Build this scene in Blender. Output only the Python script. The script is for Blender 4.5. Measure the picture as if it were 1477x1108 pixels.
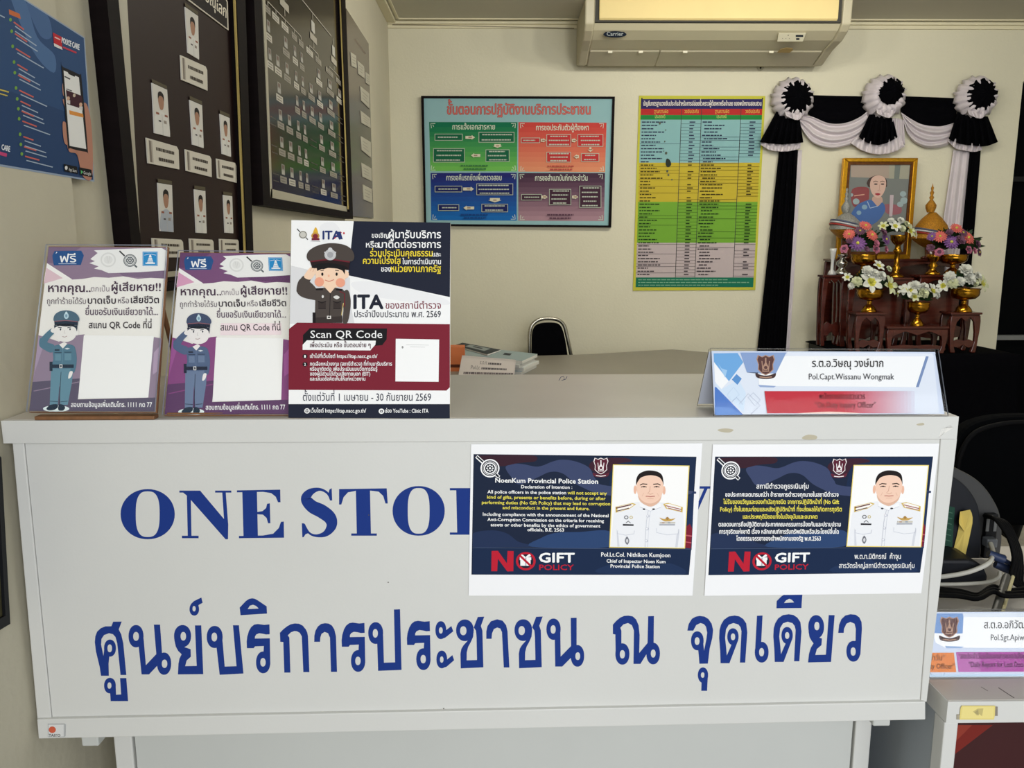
import bpy, bmesh, math, random
import numpy as np
from mathutils import Vector, Matrix
random.seed(7)
sc = bpy.context.scene
for o in list(bpy.data.objects): bpy.data.objects.remove(o)
COL = sc.collection
PI = math.pi

# ------------------------------------------------------------------ camera
IW, IH, FPX = 1477, 1108, 1150.0
PITCH, YAW, ROLL = 0.16996740570455246, 0.013556398030897681, -0.0015141859783833719
EYE = np.array([0.0, 0.0, 1.33])
def cam_axes(p, y, r):
    f = np.array([math.sin(y)*math.cos(p), math.cos(y)*math.cos(p), -math.sin(p)])
    rt = np.array([math.cos(y), -math.sin(y), 0.0]); up = np.cross(rt, f)
    return rt*math.cos(r)+up*math.sin(r), up*math.cos(r)-rt*math.sin(r), f
CR, CU, CF = cam_axes(PITCH, YAW, ROLL)
cam = bpy.data.cameras.new('camera'); cam.sensor_width = 36.0; cam.sensor_fit = 'HORIZONTAL'
cam.lens = 36.0*FPX/IW; cam.clip_start = 0.02; cam.clip_end = 100
co = bpy.data.objects.new('camera', cam); COL.objects.link(co)
co.matrix_world = Matrix(((CR[0], CU[0], -CF[0], EYE[0]), (CR[1], CU[1], -CF[1], EYE[1]), (CR[2], CU[2], -CF[2], EYE[2]), (0, 0, 0, 1)))
sc.camera = co

# ------------------------------------------------------------------ light and exposure
sc.view_settings.view_transform = 'Standard'; sc.view_settings.look = 'None'
sc.view_settings.gamma = 1.0; sc.view_settings.use_curve_mapping = False
sc.view_settings.exposure = 0.0
world = bpy.data.worlds.new('sky'); sc.world = world; world.use_nodes = True
bg = world.node_tree.nodes['Background']; bg.inputs[0].default_value = (0.80, 0.90, 1.0, 1); bg.inputs[1].default_value = 0.35
def area(name, loc, target, sx, sy, power, color):
    l = bpy.data.lights.new(name, 'AREA'); l.shape = 'RECTANGLE'; l.size = sx; l.size_y = sy; l.energy = power; l.color = color
    o = bpy.data.objects.new(name, l); COL.objects.link(o); o.location = loc
    o.rotation_euler = (Vector(target)-Vector(loc)).to_track_quat('-Z', 'Y').to_euler()
    return o
area('daylight_from_the_open_front', (0.9, -3.2, 2.0), (0.6, 1.0, 1.0), 5.0, 2.6, 186, (0.97, 0.985, 1.0))
# bare fluorescent tubes just under the ceiling
for k in range(4):
    l = bpy.data.lights.new('ceiling_fluorescent_tube', 'POINT'); l.energy = 16.5; l.shadow_soft_size = .06; l.color = (1.0, .97, .88)
    o = bpy.data.objects.new('ceiling_fluorescent_tube', l); COL.objects.link(o); o.location = (0.6+.5*k, 3.25, 2.55)

# ------------------------------------------------------------------ pixels to points on real planes
def rays(p):
    p = np.asarray(p, float).reshape(-1, 2)
    return CF*FPX + np.outer(p[:, 0]-IW/2, CR) - np.outer(p[:, 1]-IH/2, CU)
def on(plane, p):
    p0, n = np.array(plane[0], float), np.array(plane[1], float)
    d = rays(p); t = ((p0-EYE)@n)/(d@n)
    return EYE + d*t[:, None]
def PY(v): return ((0, v, 0), (0, -1, 0))
def PX(v): return ((v, 0, 0), (1, 0, 0))
def PZ(v): return ((0, 0, v), (0, 0, 1))
def onY(x, y, v): return on(PY(v), [(x, y)])[0]
def onX(x, y, v): return on(PX(v), [(x, y)])[0]
def onZ(x, y, v): return on(PZ(v), [(x, y)])[0]
def hom(src, dst):
    A, b = [], []
    for (x, y), (u, v) in zip(src, dst):
        A.append([x, y, 1, 0, 0, 0, -u*x, -u*y]); b.append(u)
        A.append([0, 0, 0, x, y, 1, -v*x, -v*y]); b.append(v)
    return np.append(np.linalg.solve(np.array(A, float), np.array(b, float)), 1).reshape(3, 3)

# ------------------------------------------------------------------ materials
def lin(c):
    return tuple(((v/255)/12.92 if v/255 <= 0.04045 else ((v/255+0.055)/1.055)**2.4) for v in c)
MATS = {}
def mat(name, rgb, rough=0.5, metal=0.0, spec=0.5, var=0.0, scale=8.0, bump=0.0, bscale=60.0, stretch=(1, 1, 1), sheen=0.0, rgb2=None):
    if name in MATS: return MATS[name]
    m = bpy.data.materials.new(name); m.use_nodes = True; nt = m.node_tree; b = nt.nodes['Principled BSDF']
    L = lin(rgb); b.inputs['Base Color'].default_value = (*L, 1); b.inputs['Roughness'].default_value = rough
    b.inputs['Metallic'].default_value = metal; b.inputs['Specular IOR Level'].default_value = spec
    if sheen: b.inputs['Sheen Weight'].default_value = sheen
    if var or bump or rgb2:
        tc = nt.nodes.new('ShaderNodeTexCoord'); mp = nt.nodes.new('ShaderNodeMapping'); mp.inputs['Scale'].default_value = stretch
        nt.links.new(tc.outputs['Object'], mp.inputs[0])
        if var or rgb2:
            nz = nt.nodes.new('ShaderNodeTexNoise'); nz.inputs['Scale'].default_value = scale; nz.inputs['Detail'].default_value = 5
            nt.links.new(mp.outputs[0], nz.inputs['Vector'])
            cr = nt.nodes.new('ShaderNodeValToRGB'); cr.color_ramp.elements[0].position = .3; cr.color_ramp.elements[1].position = .7
            if rgb2: a, c = L, lin(rgb2)
            else: a, c = tuple(v*(1-var) for v in L), tuple(min(1, v*(1+var)) for v in L)
            cr.color_ramp.elements[0].color = (*a, 1); cr.color_ramp.elements[1].color = (*c, 1)
            nt.links.new(nz.outputs['Fac'], cr.inputs[0]); nt.links.new(cr.outputs[0], b.inputs['Base Color'])
        if bump:
            n2 = nt.nodes.new('ShaderNodeTexNoise'); n2.inputs['Scale'].default_value = bscale; n2.inputs['Detail'].default_value = 4
            nt.links.new(mp.outputs[0], n2.inputs['Vector'])
            bp = nt.nodes.new('ShaderNodeBump'); bp.inputs['Strength'].default_value = bump; bp.inputs['Distance'].default_value = .01
            nt.links.new(n2.outputs['Fac'], bp.inputs['Height']); nt.links.new(bp.outputs[0], b.inputs['Normal'])
    MATS[name] = m; return m
INK_FINISH = (0.6, 0.1)
def ink(rgb):
    r, s = INK_FINISH
    return mat('print_%02x%02x%02x_%d' % (*[int(v) for v in rgb], int(r*100)), rgb, r, 0, s)
def clear(name, tint, mixmin=0.045):
    m = bpy.data.materials.new(name); m.use_nodes = True; nt = m.node_tree; nt.nodes.clear()
    t = nt.nodes.new('ShaderNodeBsdfTransparent'); t.inputs[0].default_value = (*tint, 1)
    g = nt.nodes.new('ShaderNodeBsdfGlossy'); g.inputs['Roughness'].default_value = .05; g.inputs[0].default_value = (1, 1, 1, 1)
    x = nt.nodes.new('ShaderNodeMixShader'); o = nt.nodes.new('ShaderNodeOutputMaterial')
    x.inputs[0].default_value = mixmin; nt.links.new(t.outputs[0], x.inputs[1]); nt.links.new(g.outputs[0], x.inputs[2]); nt.links.new(x.outputs[0], o.inputs[0])
    MATS[name] = m; return m

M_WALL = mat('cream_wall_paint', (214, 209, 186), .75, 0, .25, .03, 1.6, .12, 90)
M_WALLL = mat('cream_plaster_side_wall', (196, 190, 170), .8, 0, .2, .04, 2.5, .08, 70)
M_CEIL = mat('ceiling_board_paint', (196, 192, 176), .8, 0, .2, .02, 2)
M_TRIM = mat('cornice_paint', (222, 214, 184), .6)
M_FLOOR = mat('terrazzo_floor', (150, 145, 135), .4, 0, .4, .12, 40)
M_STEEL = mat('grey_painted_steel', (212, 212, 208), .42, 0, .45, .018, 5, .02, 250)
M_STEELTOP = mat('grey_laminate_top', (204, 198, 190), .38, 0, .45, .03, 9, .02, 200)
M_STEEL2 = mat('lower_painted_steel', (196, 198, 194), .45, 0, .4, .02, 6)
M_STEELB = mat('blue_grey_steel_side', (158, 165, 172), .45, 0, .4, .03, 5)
M_SEAM = mat('dark_seam', (60, 58, 52), .8)
M_BLACK = mat('black_plastic', (16, 17, 20), .5, 0, .2, .1, 30)
M_BLACKCLOTH = mat('black_cloth', (5, 5, 8), .95, 0, .04, .15, 40, .1, 300)
M_WHITECLOTH = mat('pale_satin_cloth', (205, 196, 200), .55, 0, .35, .05, 12, .08, 200, sheen=.2)
M_DARKFRAME = mat('dark_stained_frame', (17, 11, 12), .6, 0, .06, .2, 14, stretch=(1, 1, 6))
M_GOLD = mat('gilt_metal', (176, 126, 36), .22, 1.0, .5, .08, 30)
M_GOLDFRAME = mat('gilt_moulding', (206, 150, 36), .3, .9, .5, .15, 60, .15, 120)
M_SILVER = mat('silver_metal', (190, 190, 188), .25, 1.0, .5, .06, 30)
M_GOLDGLIT = mat('gold_beadwork', (176, 120, 22), .5, .4, .5, .35, 160, .5, 220)
M_SILVGLIT = mat('silver_beadwork', (150, 150, 146), .5, .4, .5, .35, 160, .5, 220)
M_REDWOOD = mat('red_lacquered_wood', (74, 29, 20), .22, 0, .6, .25, 10, stretch=(1, 1, 5))
M_WOOD = mat('brown_wood', (128, 88, 56), .5, 0, .4, .2, 10, stretch=(6, 1, 1))
M_ACRYLIC = clear('clear_acrylic', (1.0, 1.0, 1.0), .006)
M_ACRYLEDGE = mat('acrylic_cut_edge', (96, 98, 104), .25, 0, .6)
M_ACRYLLIGHT = mat('acrylic_bright_edge', (178, 186, 196), .2, 0, .6)
M_LEAF = mat('plastic_leaf', (34, 60, 30), .5, 0, .4, .3, 30)
M_CREAMPL = mat('cream_plastic', (198, 190, 162), .4, 0, .45, .02, 4)
M_AGED = mat('yellowed_plastic', (226, 204, 142), .5, 0, .35, .03, 5)
M_CHROME = mat('chrome_tube', (190, 186, 176), .25, 1.0)

# ------------------------------------------------------------------ mesh builder
class MB:
    def __init__(s): s.v = []; s.f = []; s.fm = []; s.m = []; s.sm = []
    def mi(s, m):
        if m not in s.m: s.m.append(m)
        return s.m.index(m)
    def add(s, vs, fs, m, smooth=False):
        k = len(s.v); s.v.extend([tuple(map(float, p)) for p in vs]); i = s.mi(m)
        for f in fs: s.f.append([a+k for a in f]); s.fm.append(i); s.sm.append(smooth)
    def poly(s, pts, m): s.add(pts, [list(range(len(pts)))], m)
    def box(s, a, b, m):
        x0, y0, z0 = [min(p, q) for p, q in zip(a, b)]; x1, y1, z1 = [max(p, q) for p, q in zip(a, b)]
        s.add([(x0, y0, z0), (x1, y0, z0), (x1, y1, z0), (x0, y1, z0), (x0, y0, z1), (x1, y0, z1), (x1, y1, z1), (x0, y1, z1)],
              [(0, 3, 2, 1), (4, 5, 6, 7), (0, 1, 5, 4), (1, 2, 6, 5), (2, 3, 7, 6), (3, 0, 4, 7)], m)
    def extr(s, pts, vec, m, m2=None):
        n = len(pts); P = [np.array(p, float) for p in pts]; Q = [p+np.array(vec, float) for p in P]
        s.add(P+Q, [list(range(n)), [n+i for i in range(n)][::-1]], m); k = len(s.v)-2*n
        i2 = s.mi(m2 or m)
        for i in range(n):
            j = (i+1) % n; s.f.append([k+i, k+n+i, k+n+j, k+j]); s.fm.append(i2); s.sm.append(False)
    def grid(s, G, m, closed_u=False, closed_v=False, smooth=True):
        nu, nv = len(G), len(G[0]); V = [p for r in G for p in r]; F = []
        for i in range(nu if closed_u else nu-1):
            for j in range(nv if closed_v else nv-1):
                a, b = (i+1) % nu, (j+1) % nv
                F.append([i*nv+j, a*nv+j, a*nv+b, i*nv+b])
        s.add(V, F, m, smooth)
    def tube(s, path, r, m, n=8, caps=True):
        P = [Vector(p) for p in path]; G = []; up = Vector((0.13, 0.21, 0.97))
        for i, p in enumerate(P):
            t = (P[min(i+1, len(P)-1)]-P[max(i-1, 0)]).normalized()
            a = t.cross(up); a = a.normalized() if a.length > 1e-4 else Vector((1, 0, 0)); b = t.cross(a)
            rr = r[i] if isinstance(r, (list, tuple)) else r
            G.append([tuple(p+a*rr*math.cos(2*PI*k/n)+b*rr*math.sin(2*PI*k/n)) for k in range(n)])
        s.grid(G, m, closed_v=True)
        if caps: s.poly(G[0], m); s.poly(G[-1][::-1], m)
    def lathe(s, prof, c, m, n=20):
        G = [[(c[0]+r*math.cos(2*PI*k/n), c[1]+r*math.sin(2*PI*k/n), c[2]+z) for k in range(n)] for r, z in prof]
        s.grid(G, m, closed_v=True)
    def ball(s, c, r, m, nu=8, nv=12):
        r = r if isinstance(r, (tuple, list)) else (r, r, r)
        G = [[(c[0]+r[0]*math.sin(PI*i/nu)*math.cos(2*PI*k/nv), c[1]+r[1]*math.sin(PI*i/nu)*math.sin(2*PI*k/nv), c[2]+r[2]*math.cos(PI*i/nu)) for k in range(nv)] for i in range(nu+1)]
        s.grid(G, m, closed_v=True)
    def build(s, name, parent=None, bevel=0, solid=0, loc=None, props=None):
        me = bpy.data.meshes.new(name)
        base = np.array(parent.location if parent else (loc if loc is not None else (0, 0, 0)), float)
        if parent is not None and parent.parent is not None: base = base+np.array(parent.parent.location, float)
        V = np.array(s.v, float)-base
        me.from_pydata(V.tolist(), [], s.f)
        for m in s.m: me.materials.append(m)
        me.polygons.foreach_set('material_index', s.fm); me.polygons.foreach_set('use_smooth', s.sm); me.update()
        o = bpy.data.objects.new(name, me); COL.objects.link(o)
        if parent is not None: o.parent = parent
        elif loc is not None: o.location = loc
        if solid:
            d = o.modifiers.new('thickness', 'SOLIDIFY'); d.thickness = solid; d.offset = 0
        if bevel:
            d = o.modifiers.new('bevel', 'BEVEL'); d.width = bevel; d.segments = 2; d.limit_method = 'ANGLE'
        return o
def tag(o, label=None, cat=None, group=None, kind=None):
    if label: o['label'] = label
    if cat: o['category'] = cat
    if group: o['group'] = group
    if kind: o['kind'] = kind
    return o
def thing(name, loc, label, cat, group=None):
    o = bpy.data.objects.new(name, None); COL.objects.link(o); o.location = tuple(float(v) for v in loc); o.empty_display_size = .05
    return tag(o, label, cat, group)
def struct(name, mb, bevel=0): return tag(mb.build(name, bevel=bevel), kind='structure')

# ------------------------------------------------------------------ lettering (built-in font, set letter by letter)
GLY = {}
UPPER = 'ิีึืัํ'
TONES = '่้๊๋์'
def _mesh(body):
    c = bpy.data.curves.new('t', 'FONT'); c.body = body; c.size = 1.0; c.resolution_u = 2
    o = bpy.data.objects.new('t', c); COL.objects.link(o); bpy.context.view_layer.update()
    dg = bpy.context.evaluated_depsgraph_get(); me = o.evaluated_get(dg).to_mesh()
    V = np.array([v.co[:2] for v in me.vertices]).reshape(-1, 2); F = [list(p.vertices) for p in me.polygons]
    o.evaluated_get(dg).to_mesh_clear(); bpy.data.objects.remove(o); bpy.data.curves.remove(c)
    return V, F
BAR0 = None
ARCH = [(0.402, 0.0), (0.402, 0.365), (.395, .42), (0.373, 0.458), (.33, .48), (0.274, 0.485), (0.179, 0.472), (0.092, 0.434), (0.092, 0.517), (0.171, 0.545), (0.282, 0.558), (0.374, 0.547), (0.439, 0.512), (0.477, 0.454), (0.49, 0.37), (0.49, 0.0)]
BOWL = [(0.23, -0.01), (.155, .003), (0.096, 0.031), (.06, .08), (0.049, 0.147), (.065, .22), (0.11, 0.275), (.19, .312), (0.306, 0.328), (0.42, 0.335), (0.42, 0.261), (0.318, 0.254), (.235, .244), (0.178, 0.222), (.147, .19), (0.139, 0.149), (.145, .11), (0.168, 0.083), (.2, .066), (0.247, 0.062), (0.278, 0.065), (0.305, 0.071), (0.319, 0.004), (0.278, -0.007)]
TAIL = [(0.425, 0.471), (.405, .498), (0.375, 0.518), (.405, .524), (0.424, 0.538), (0.447, 0.584), (0.534, 0.584), (.53, .555), (0.52, 0.53), (0.48, 0.492)]
OWN = {'ล': [ARCH, BOWL], 'ส': [ARCH, BOWL, TAIL], 'ห': [[(0.089, 0.0), (0.089, 0.548), (0.178, 0.548), (0.178, 0.311), (0.181, 0.311), (0.409, 0.548), (0.513, 0.548), (0.513, 0.545), (0.178, 0.206), (0.178, 0.0)], [(0.429, 0.0), (0.429, 0.193), (.42, .25), (0.393, 0.285), (.34, .31), (0.274, 0.318), (0.326, 0.383), (.385, .378), (0.432, 0.361), (.47, .335), (0.496, 0.296), (.512, .25), (0.518, 0.195), (0.518, 0.0)]]}
def glyph(ch):
    global BAR0
    if ch in GLY: return GLY[ch]
    if BAR0 is None: BAR0 = _mesh('|')[0][:, 0].min()
    V, F = (np.zeros((0, 2)), []) if ch == ' ' else _mesh(ch)
    W = _mesh(ch+'|')[0]; adv = W[-4:, 0].min() if False else (W[:, 0].max()-(_mesh('|')[0][:, 0].max()))
    if ch == '|': adv = .3
    if ch in OWN:
        V = np.array([q for s_ in OWN[ch] for q in s_]); F, k = [], 0
        for s_ in OWN[ch]: F.append(list(range(k, k+len(s_)))); k += len(s_)
    GLY[ch] = (V, F, adv); return GLY[ch]
def layout(s):
    out, x = [], 0.0; VV, FF, k = [], [], 0
    for i, ch in enumerate(s):
        V, F, adv = glyph(ch)
        dy = 0
        if ch in TONES and i and s[i-1] in UPPER: dy = .2
        if len(V):
            VV.append(V+np.array([x, dy])); FF += [[a+k for a in f] for f in F]; k += len(V)
        x += adv
    return (np.vstack(VV) if VV else np.zeros((0, 2))), FF, x
def sm(pts, n=5, closed=True):
    P = [np.array(p, float) for p in pts]; N = len(P); out = []
    for i in range(N if closed else N-1):
        g = (lambda k: P[k % N]) if closed else (lambda k: P[min(max(k, 0), N-1)])
        a, b, c, d = g(i-1), g(i), g(i+1), g(i+2)
        for k in range(n):
            t = k/n; out.append(.5*((2*b)+(-a+c)*t+(2*a-5*b+4*c-d)*t*t+(-a+3*b-3*c+d)*t**3))
    if not closed: out.append(P[-1])
    return [tuple(p) for p in out]

class Art:
    """flat print on a real plane: shapes given in the pixels of a crop (origin o, scale s)"""
    def __init__(s, plane, o=(0, 0), sc=1.0, H=None, step=3e-5, up=(0, -1)):
        s.pl = plane; s.o = np.array(o, float); s.s = sc; s.H = H; s.step = step; s.k = 0; s.clip = None; s.mb = MB(); s.up = up
        n = np.array(plane[1], float); s.n = n/np.linalg.norm(n)
        if s.n@(EYE-np.array(plane[0], float)) < 0: s.n = -s.n
    def W(s, pts, layer):
        p = np.asarray(pts, float).reshape(-1, 2)
        if s.clip: p = np.c_[np.clip(p[:, 0], s.clip[0], s.clip[2]), np.clip(p[:, 1], s.clip[1], s.clip[3])]
        if s.H is not None:
            q = np.c_[p, np.ones(len(p))]@s.H.T; p = q[:, :2]/q[:, 2:]
        return on(s.pl, s.o+p/s.s)+s.n*(layer*s.step)
    def slab(s, pts, rgb, t, m2=None):
        P = s.W(pts, 0); s.mb.extr(P, -s.n*t, rgb if not isinstance(rgb, tuple) else ink(rgb), m2)
    def poly(s, pts, rgb, layer=None):
        if layer is None: s.k += 1; layer = s.k
        s.mb.poly(s.W(pts, layer), rgb if not isinstance(rgb, tuple) else ink(rgb))
    def rect(s, x0, y0, x1, y1, rgb, layer=None): s.poly([(x0, y0), (x1, y0), (x1, y1), (x0, y1)], rgb, layer)
    def smooth(s, pts, rgb, n=5): s.poly(sm(pts, n), rgb)
    def ell(s, cx, cy, rx, ry, rgb, n=28, rot=0):
        c, d = math.cos(rot), math.sin(rot)
        s.poly([(cx+rx*math.cos(2*PI*k/n)*c-ry*math.sin(2*PI*k/n)*d, cy+rx*math.cos(2*PI*k/n)*d+ry*math.sin(2*PI*k/n)*c) for k in range(n)], rgb)
    def ring(s, cx, cy, rx, ry, w, rgb, n=32):
        a = [(cx+rx*math.cos(2*PI*k/n), cy+ry*math.sin(2*PI*k/n)) for k in range(n)]
        b = [(cx+(rx-w)*math.cos(2*PI*k/n), cy+(ry-w)*math.sin(2*PI*k/n)) for k in range(n)]
        s.k += 1; P = s.W(a+b, s.k); s.mb.add(P, [[k, (k+1) % n, n+(k+1) % n, n+k] for k in range(n)], ink(rgb))
    def line(s, pts, w, rgb, closed=False):
        P = [np.array(p, float) for p in pts]; N = len(P); L, R = [], []
        for i in range(N):
            a = P[(i-1) % N] if (closed or i) else P[i]; b = P[(i+1) % N] if (closed or i < N-1) else P[i]
            t = b-a; t = t/(np.linalg.norm(t)+1e-9); n = np.array([-t[1], t[0]])*w/2
            L.append(P[i]+n); R.append(P[i]-n)
        s.k += 1; V = s.W(L+R, s.k)
        s.mb.add(V, [[i, (i+1) % N, N+(i+1) % N, N+i] for i in range(N if closed else N-1)], ink(rgb))
    def frame(s, x0, y0, x1, y1, w, rgb): s.line([(x0, y0), (x1, y0), (x1, y1), (x0, y1)], w, rgb, True)
    def text(s, t, x0, x1, y, rgb, em=None, bold=0.0, y1=None, up=None, hx=1.0):
        V, F, adv = layout(t)
        if not len(V): return
        V = V-np.array([V[:, 0].min(), 0]); w = V[:, 0].max()
        sx = (x1-x0)/w; sy = em if em else sx*hx
        y1 = y if y1 is None else y1; ux, uy = up or s.up
        c = ink(rgb); offs = [(0, 0)]
        if bold: offs += [(-bold, 0), (bold, 0), (0, bold), (0, -bold), (bold*.7, bold*.7), (-bold*.7, -bold*.7)]
        for i, (dx, dy) in enumerate(offs):
            X, Y = V[:, 0]*sx+dx*sy, V[:, 1]*sy+dy*sy
            p = np.c_[x0+X+Y*ux, y+X/(x1-x0)*(y1-y)+Y*uy]
            s.mb.add(s.W(p, s.k+1+.25*i), F, c)
    def glyphbox(s, ch, x0, y0, x1, y1, rgb, bold=0.0, xs=0.0):
        V, F, adv = layout(ch); mn, mx = V.min(0), V.max(0); U = (V-mn)/(mx-mn)
        offs = [(0, 0)] if not bold else [(0, 0), (-bold, 0), (bold, 0), (0, bold), (0, -bold), (bold*.7, bold*.7), (-bold*.7, -bold*.7), (bold*.7, -bold*.7), (-bold*.7, bold*.7)]
        c = ink(rgb)
        for i, (dx, dy) in enumerate(offs):
            p = np.c_[x0+bold+U[:, 0]*(x1-x0-2*bold)+dx+(1-U[:, 1])*xs, y1-bold-U[:, 1]*(y1-y0-2*bold)+dy]
            s.mb.add(s.W(p, s.k+1+.25*i), F, c)
    def build(s, name, parent=None, **k): return s.mb.build(name, parent, **k)

class PlaneArt(Art):
    "print given in plane units: point = p0 + u*x + v*y"
    def __init__(s, p0, u, v, n, step=5e-5):
        Art.__init__(s, (p0, n), step=step, up=(0, 1)); s.p0, s.u, s.v_ = [np.array(t, float) for t in (p0, u, v)]
    def W(s, pts, layer):
        p = np.asarray(pts, float).reshape(-1, 2)
        if s.H is not None:
            q = np.c_[p, np.ones(len(p))]@s.H.T; p = q[:, :2]/q[:, 2:]
        return s.p0+np.outer(p[:, 0], s.u)+np.outer(p[:, 1], s.v_)+s.n*(layer*s.step)
# ================================================================== THE ROOM
YB, XL, ZC = 4.95, -0.655, 2.63
m = MB(); m.box((-.9, -1.2, -.06), (4.3, 5.7, 0), M_FLOOR); struct('floor', m)
m = MB(); m.box((-.9, -.4, ZC), (4.3, 5.2, ZC+.08), M_CEIL); struct('ceiling', m)
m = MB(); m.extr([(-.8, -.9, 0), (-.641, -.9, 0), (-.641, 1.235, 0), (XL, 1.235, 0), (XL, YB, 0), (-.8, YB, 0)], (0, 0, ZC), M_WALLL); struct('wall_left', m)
XO = float(onY(1457, 300, YB)[0])
m = MB(); m.box((-.8, YB, 0), (XO, YB+.12, ZC), M_WALL); m.box((XO, YB, 2.3), (4.2, YB+.12, ZC), M_WALL); struct('wall_back', m)
m = MB(); m.box((4.2, -.9, 0), (4.3, 5.6, ZC), M_WALL); struct('wall_right', m)
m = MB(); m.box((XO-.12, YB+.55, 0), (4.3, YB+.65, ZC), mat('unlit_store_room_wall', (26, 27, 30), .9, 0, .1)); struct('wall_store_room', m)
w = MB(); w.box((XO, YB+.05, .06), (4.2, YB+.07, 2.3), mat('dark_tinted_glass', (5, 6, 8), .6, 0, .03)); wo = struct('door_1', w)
w = MB()
zr = float(onY(1460, 484, YB)[2]); w.box((XO, YB+.01, zr-.03), (4.2, YB+.09, zr), mat('door_rail_metal', (120, 122, 122), .4, .3))
w.box((XO, YB+.01, 1.72), (4.2, YB+.09, 1.75), M_BLACK)
w.build('door_rail', wo)
# cornice: two stepped bands along back wall and side wall
m = MB()
m.box((XL, YB-.028, ZC-.020), (XO, YB, ZC), M_TRIM); m.box((XL, YB-.014, ZC-.040), (XO, YB, ZC-.020), M_TRIM); m.box((XL+.07, YB-.075, ZC-.008), (XO, YB-.06, ZC), M_TRIM)
struct('trim_1', m, .003)
m = MB()
m.box((XL, 1.24, ZC-.016), (XL+.05, YB-.03, ZC), M_TRIM); m.box((XL+.06, 1.24, ZC-.006), (XL+.075, YB-.075, ZC), M_TRIM)
struct('trim_2', m, .003)
p = [onY(x, y, YB-.012) for x, y in ((566, 36), (620, 36.5), (690, 38), (760, 39.5), (828, 41))]
m = MB(); m.tube(p, .0035, mat('dull_cable', (140, 132, 110), .6), 6)
tag(m.build('wall_cable'), 'thin cable run along the top of the back wall under the cornice', 'cable')

# ================================================================== THE SERVICE COUNTER
ZT, YF = 1.1135, 1.0
cnt = thing('service_counter', (-.02, 1.15, 0), 'pale grey steel service counter with large blue ONE STOP lettering', 'counter')
a = Art(PY(YF), step=2e-5)
m = MB(); m.box((-.6365, YF, ZT-.0297), (.591, 1.357, ZT), M_STEEL)
m.box((-.634, YF+.004, ZT), (.5885, 1.355, ZT+.0004), M_STEELTOP)
o_top = m.build('countertop', cnt, bevel=.0025)
for pts in (((1157, 631), (1166, 627), (1178, 629), (1176, 634), (1160, 634)), ((1035, 620), (1046, 618), (1058, 620), (1052, 624), (1040, 623)), ((1322, 612), (1331, 610), (1333, 613), (1325, 614))):
    a = Art(PY(YF), step=2e-5); a.smooth(pts, (188, 180, 158), 3); a.mb.build('stain', o_top)
a = Art(PY(YF), step=2e-5)
for k in range(4): a.line([(1355+k*2, 631-k*2), (1358+k*3, 620-k), (1371+k*1.2, 614+k), (1355+k*2, 631-k*2)], .9, (232, 230, 224))
a.mb.build('tape_scratch', o_top)
aw = Art(PZ(ZT+.0004), step=2e-5)
aw.line([(806, 549), (809, 544), (813, 543), (814, 547), (810, 549), (816, 547), (818, 543)], .9, (60, 70, 110)); aw.mb.build('pen_mark', o_top)
YP = 1.006
def quadpost(name, px, y0, y1, mtl, yf, yb, parent, bev=.0012):
    q = on(PY(yf), px); mb = MB(); mb.extr(q, (0, yb-yf, 0), mtl); return mb.build(name, parent, bevel=bev)
quadpost('left_post', [(17.5, 638), (34, 638), (74, 1037), (53.5, 1038)], 0, 0, M_STEEL, YF+.004, YF+.03, cnt)
quadpost('right_post', [(1357, 633), (1381, 633), (1337, 1013), (1328, 1013)], 0, 0, M_STEEL, YF+.004, YF+.03, cnt)
rail = quadpost('bottom_rail', [(53, 1038), (1335, 1012.5), (1335, 1038.5), (55.5, 1066)], 0, 0, M_STEEL, YF, YF+.05, cnt)
quadpost('post_gap', [(33, 638), (37, 638), (78, 1037), (73, 1037)], 0, 0, M_SEAM, YF+.012, YF+.02, cnt)
A = Art(PY(YP), step=4e-6)
A.slab([(36, 636), (1356, 632), (1326.5, 1013), (76, 1037)], M_STEEL, .012)
BLUE = (30, 56, 130)
A.o = np.array((160, 680.)); A.s = 2.735
def sup(cx, cy, rx, ry, e, n=48):
    r = []
    for k in range(n):
        t = 2*PI*k/n; c, s_ = math.cos(t), math.sin(t)
        r.append((cx+rx*math.copysign(abs(c)**(2/e), c), cy+ry*math.copysign(abs(s_)**(2/e), s_)))
    return r
def annulus(A, o, i, rgb):
    n = len(o); A.k += 1; A.mb.add(A.W(list(o)+list(i), A.k), [[k, (k+1) % n, n+(k+1) % n, n+k] for k in range(n)], ink(rgb))
def vline(A, pts, ws, rgb, n=6):
    P = sm([(*p, w) for p, w in zip(pts, ws)], n, False); L, R = [], []
    Q = [np.array(p[:2]) for p in P]
    for i in range(len(P)):
        t = Q[min(i+1, len(Q)-1)]-Q[max(i-1, 0)]; t /= np.linalg.norm(t)+1e-9; nn = np.array([-t[1], t[0]])*P[i][2]/2
        L.append(Q[i]+nn); R.append(Q[i]-nn)
    A.k += 1; V = A.W(L+R, A.k); k = len(L); A.mb.add(V, [[i, i+1, k+i+1, k+i] for i in range(k-1)], ink(rgb))
annulus(A, sup(145, 169, 107, 99, 2.05), sup(145, 169, 47, 90, 2.8), BLUE)
A.poly([(270, 76), (352, 76), (446, 188), (463, 208), (462, 268), (452, 268), (302, 98), (285, 84), (270, 84)], BLUE)
A.poly([(299, 84), (315, 90), (318, 258), (303, 258)], BLUE); A.rect(280, 254, 346, 264, BLUE)
A.poly([(439, 82), (453, 82), (463, 212), (446, 190)], BLUE); A.rect(411, 76, 475, 84, BLUE)
A.poly([(518, 76), (576, 76), (580, 260), (523, 260)], BLUE)
A.poly([(497, 75), (668, 72), (669, 122), (659, 122), (650, 100), (632, 86), (600, 81), (497, 83)], BLUE)
A.poly([(505, 255), (600, 253), (640, 246), (662, 224), (671, 199), (682, 198), (683, 262), (505, 264)], BLUE)
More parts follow.
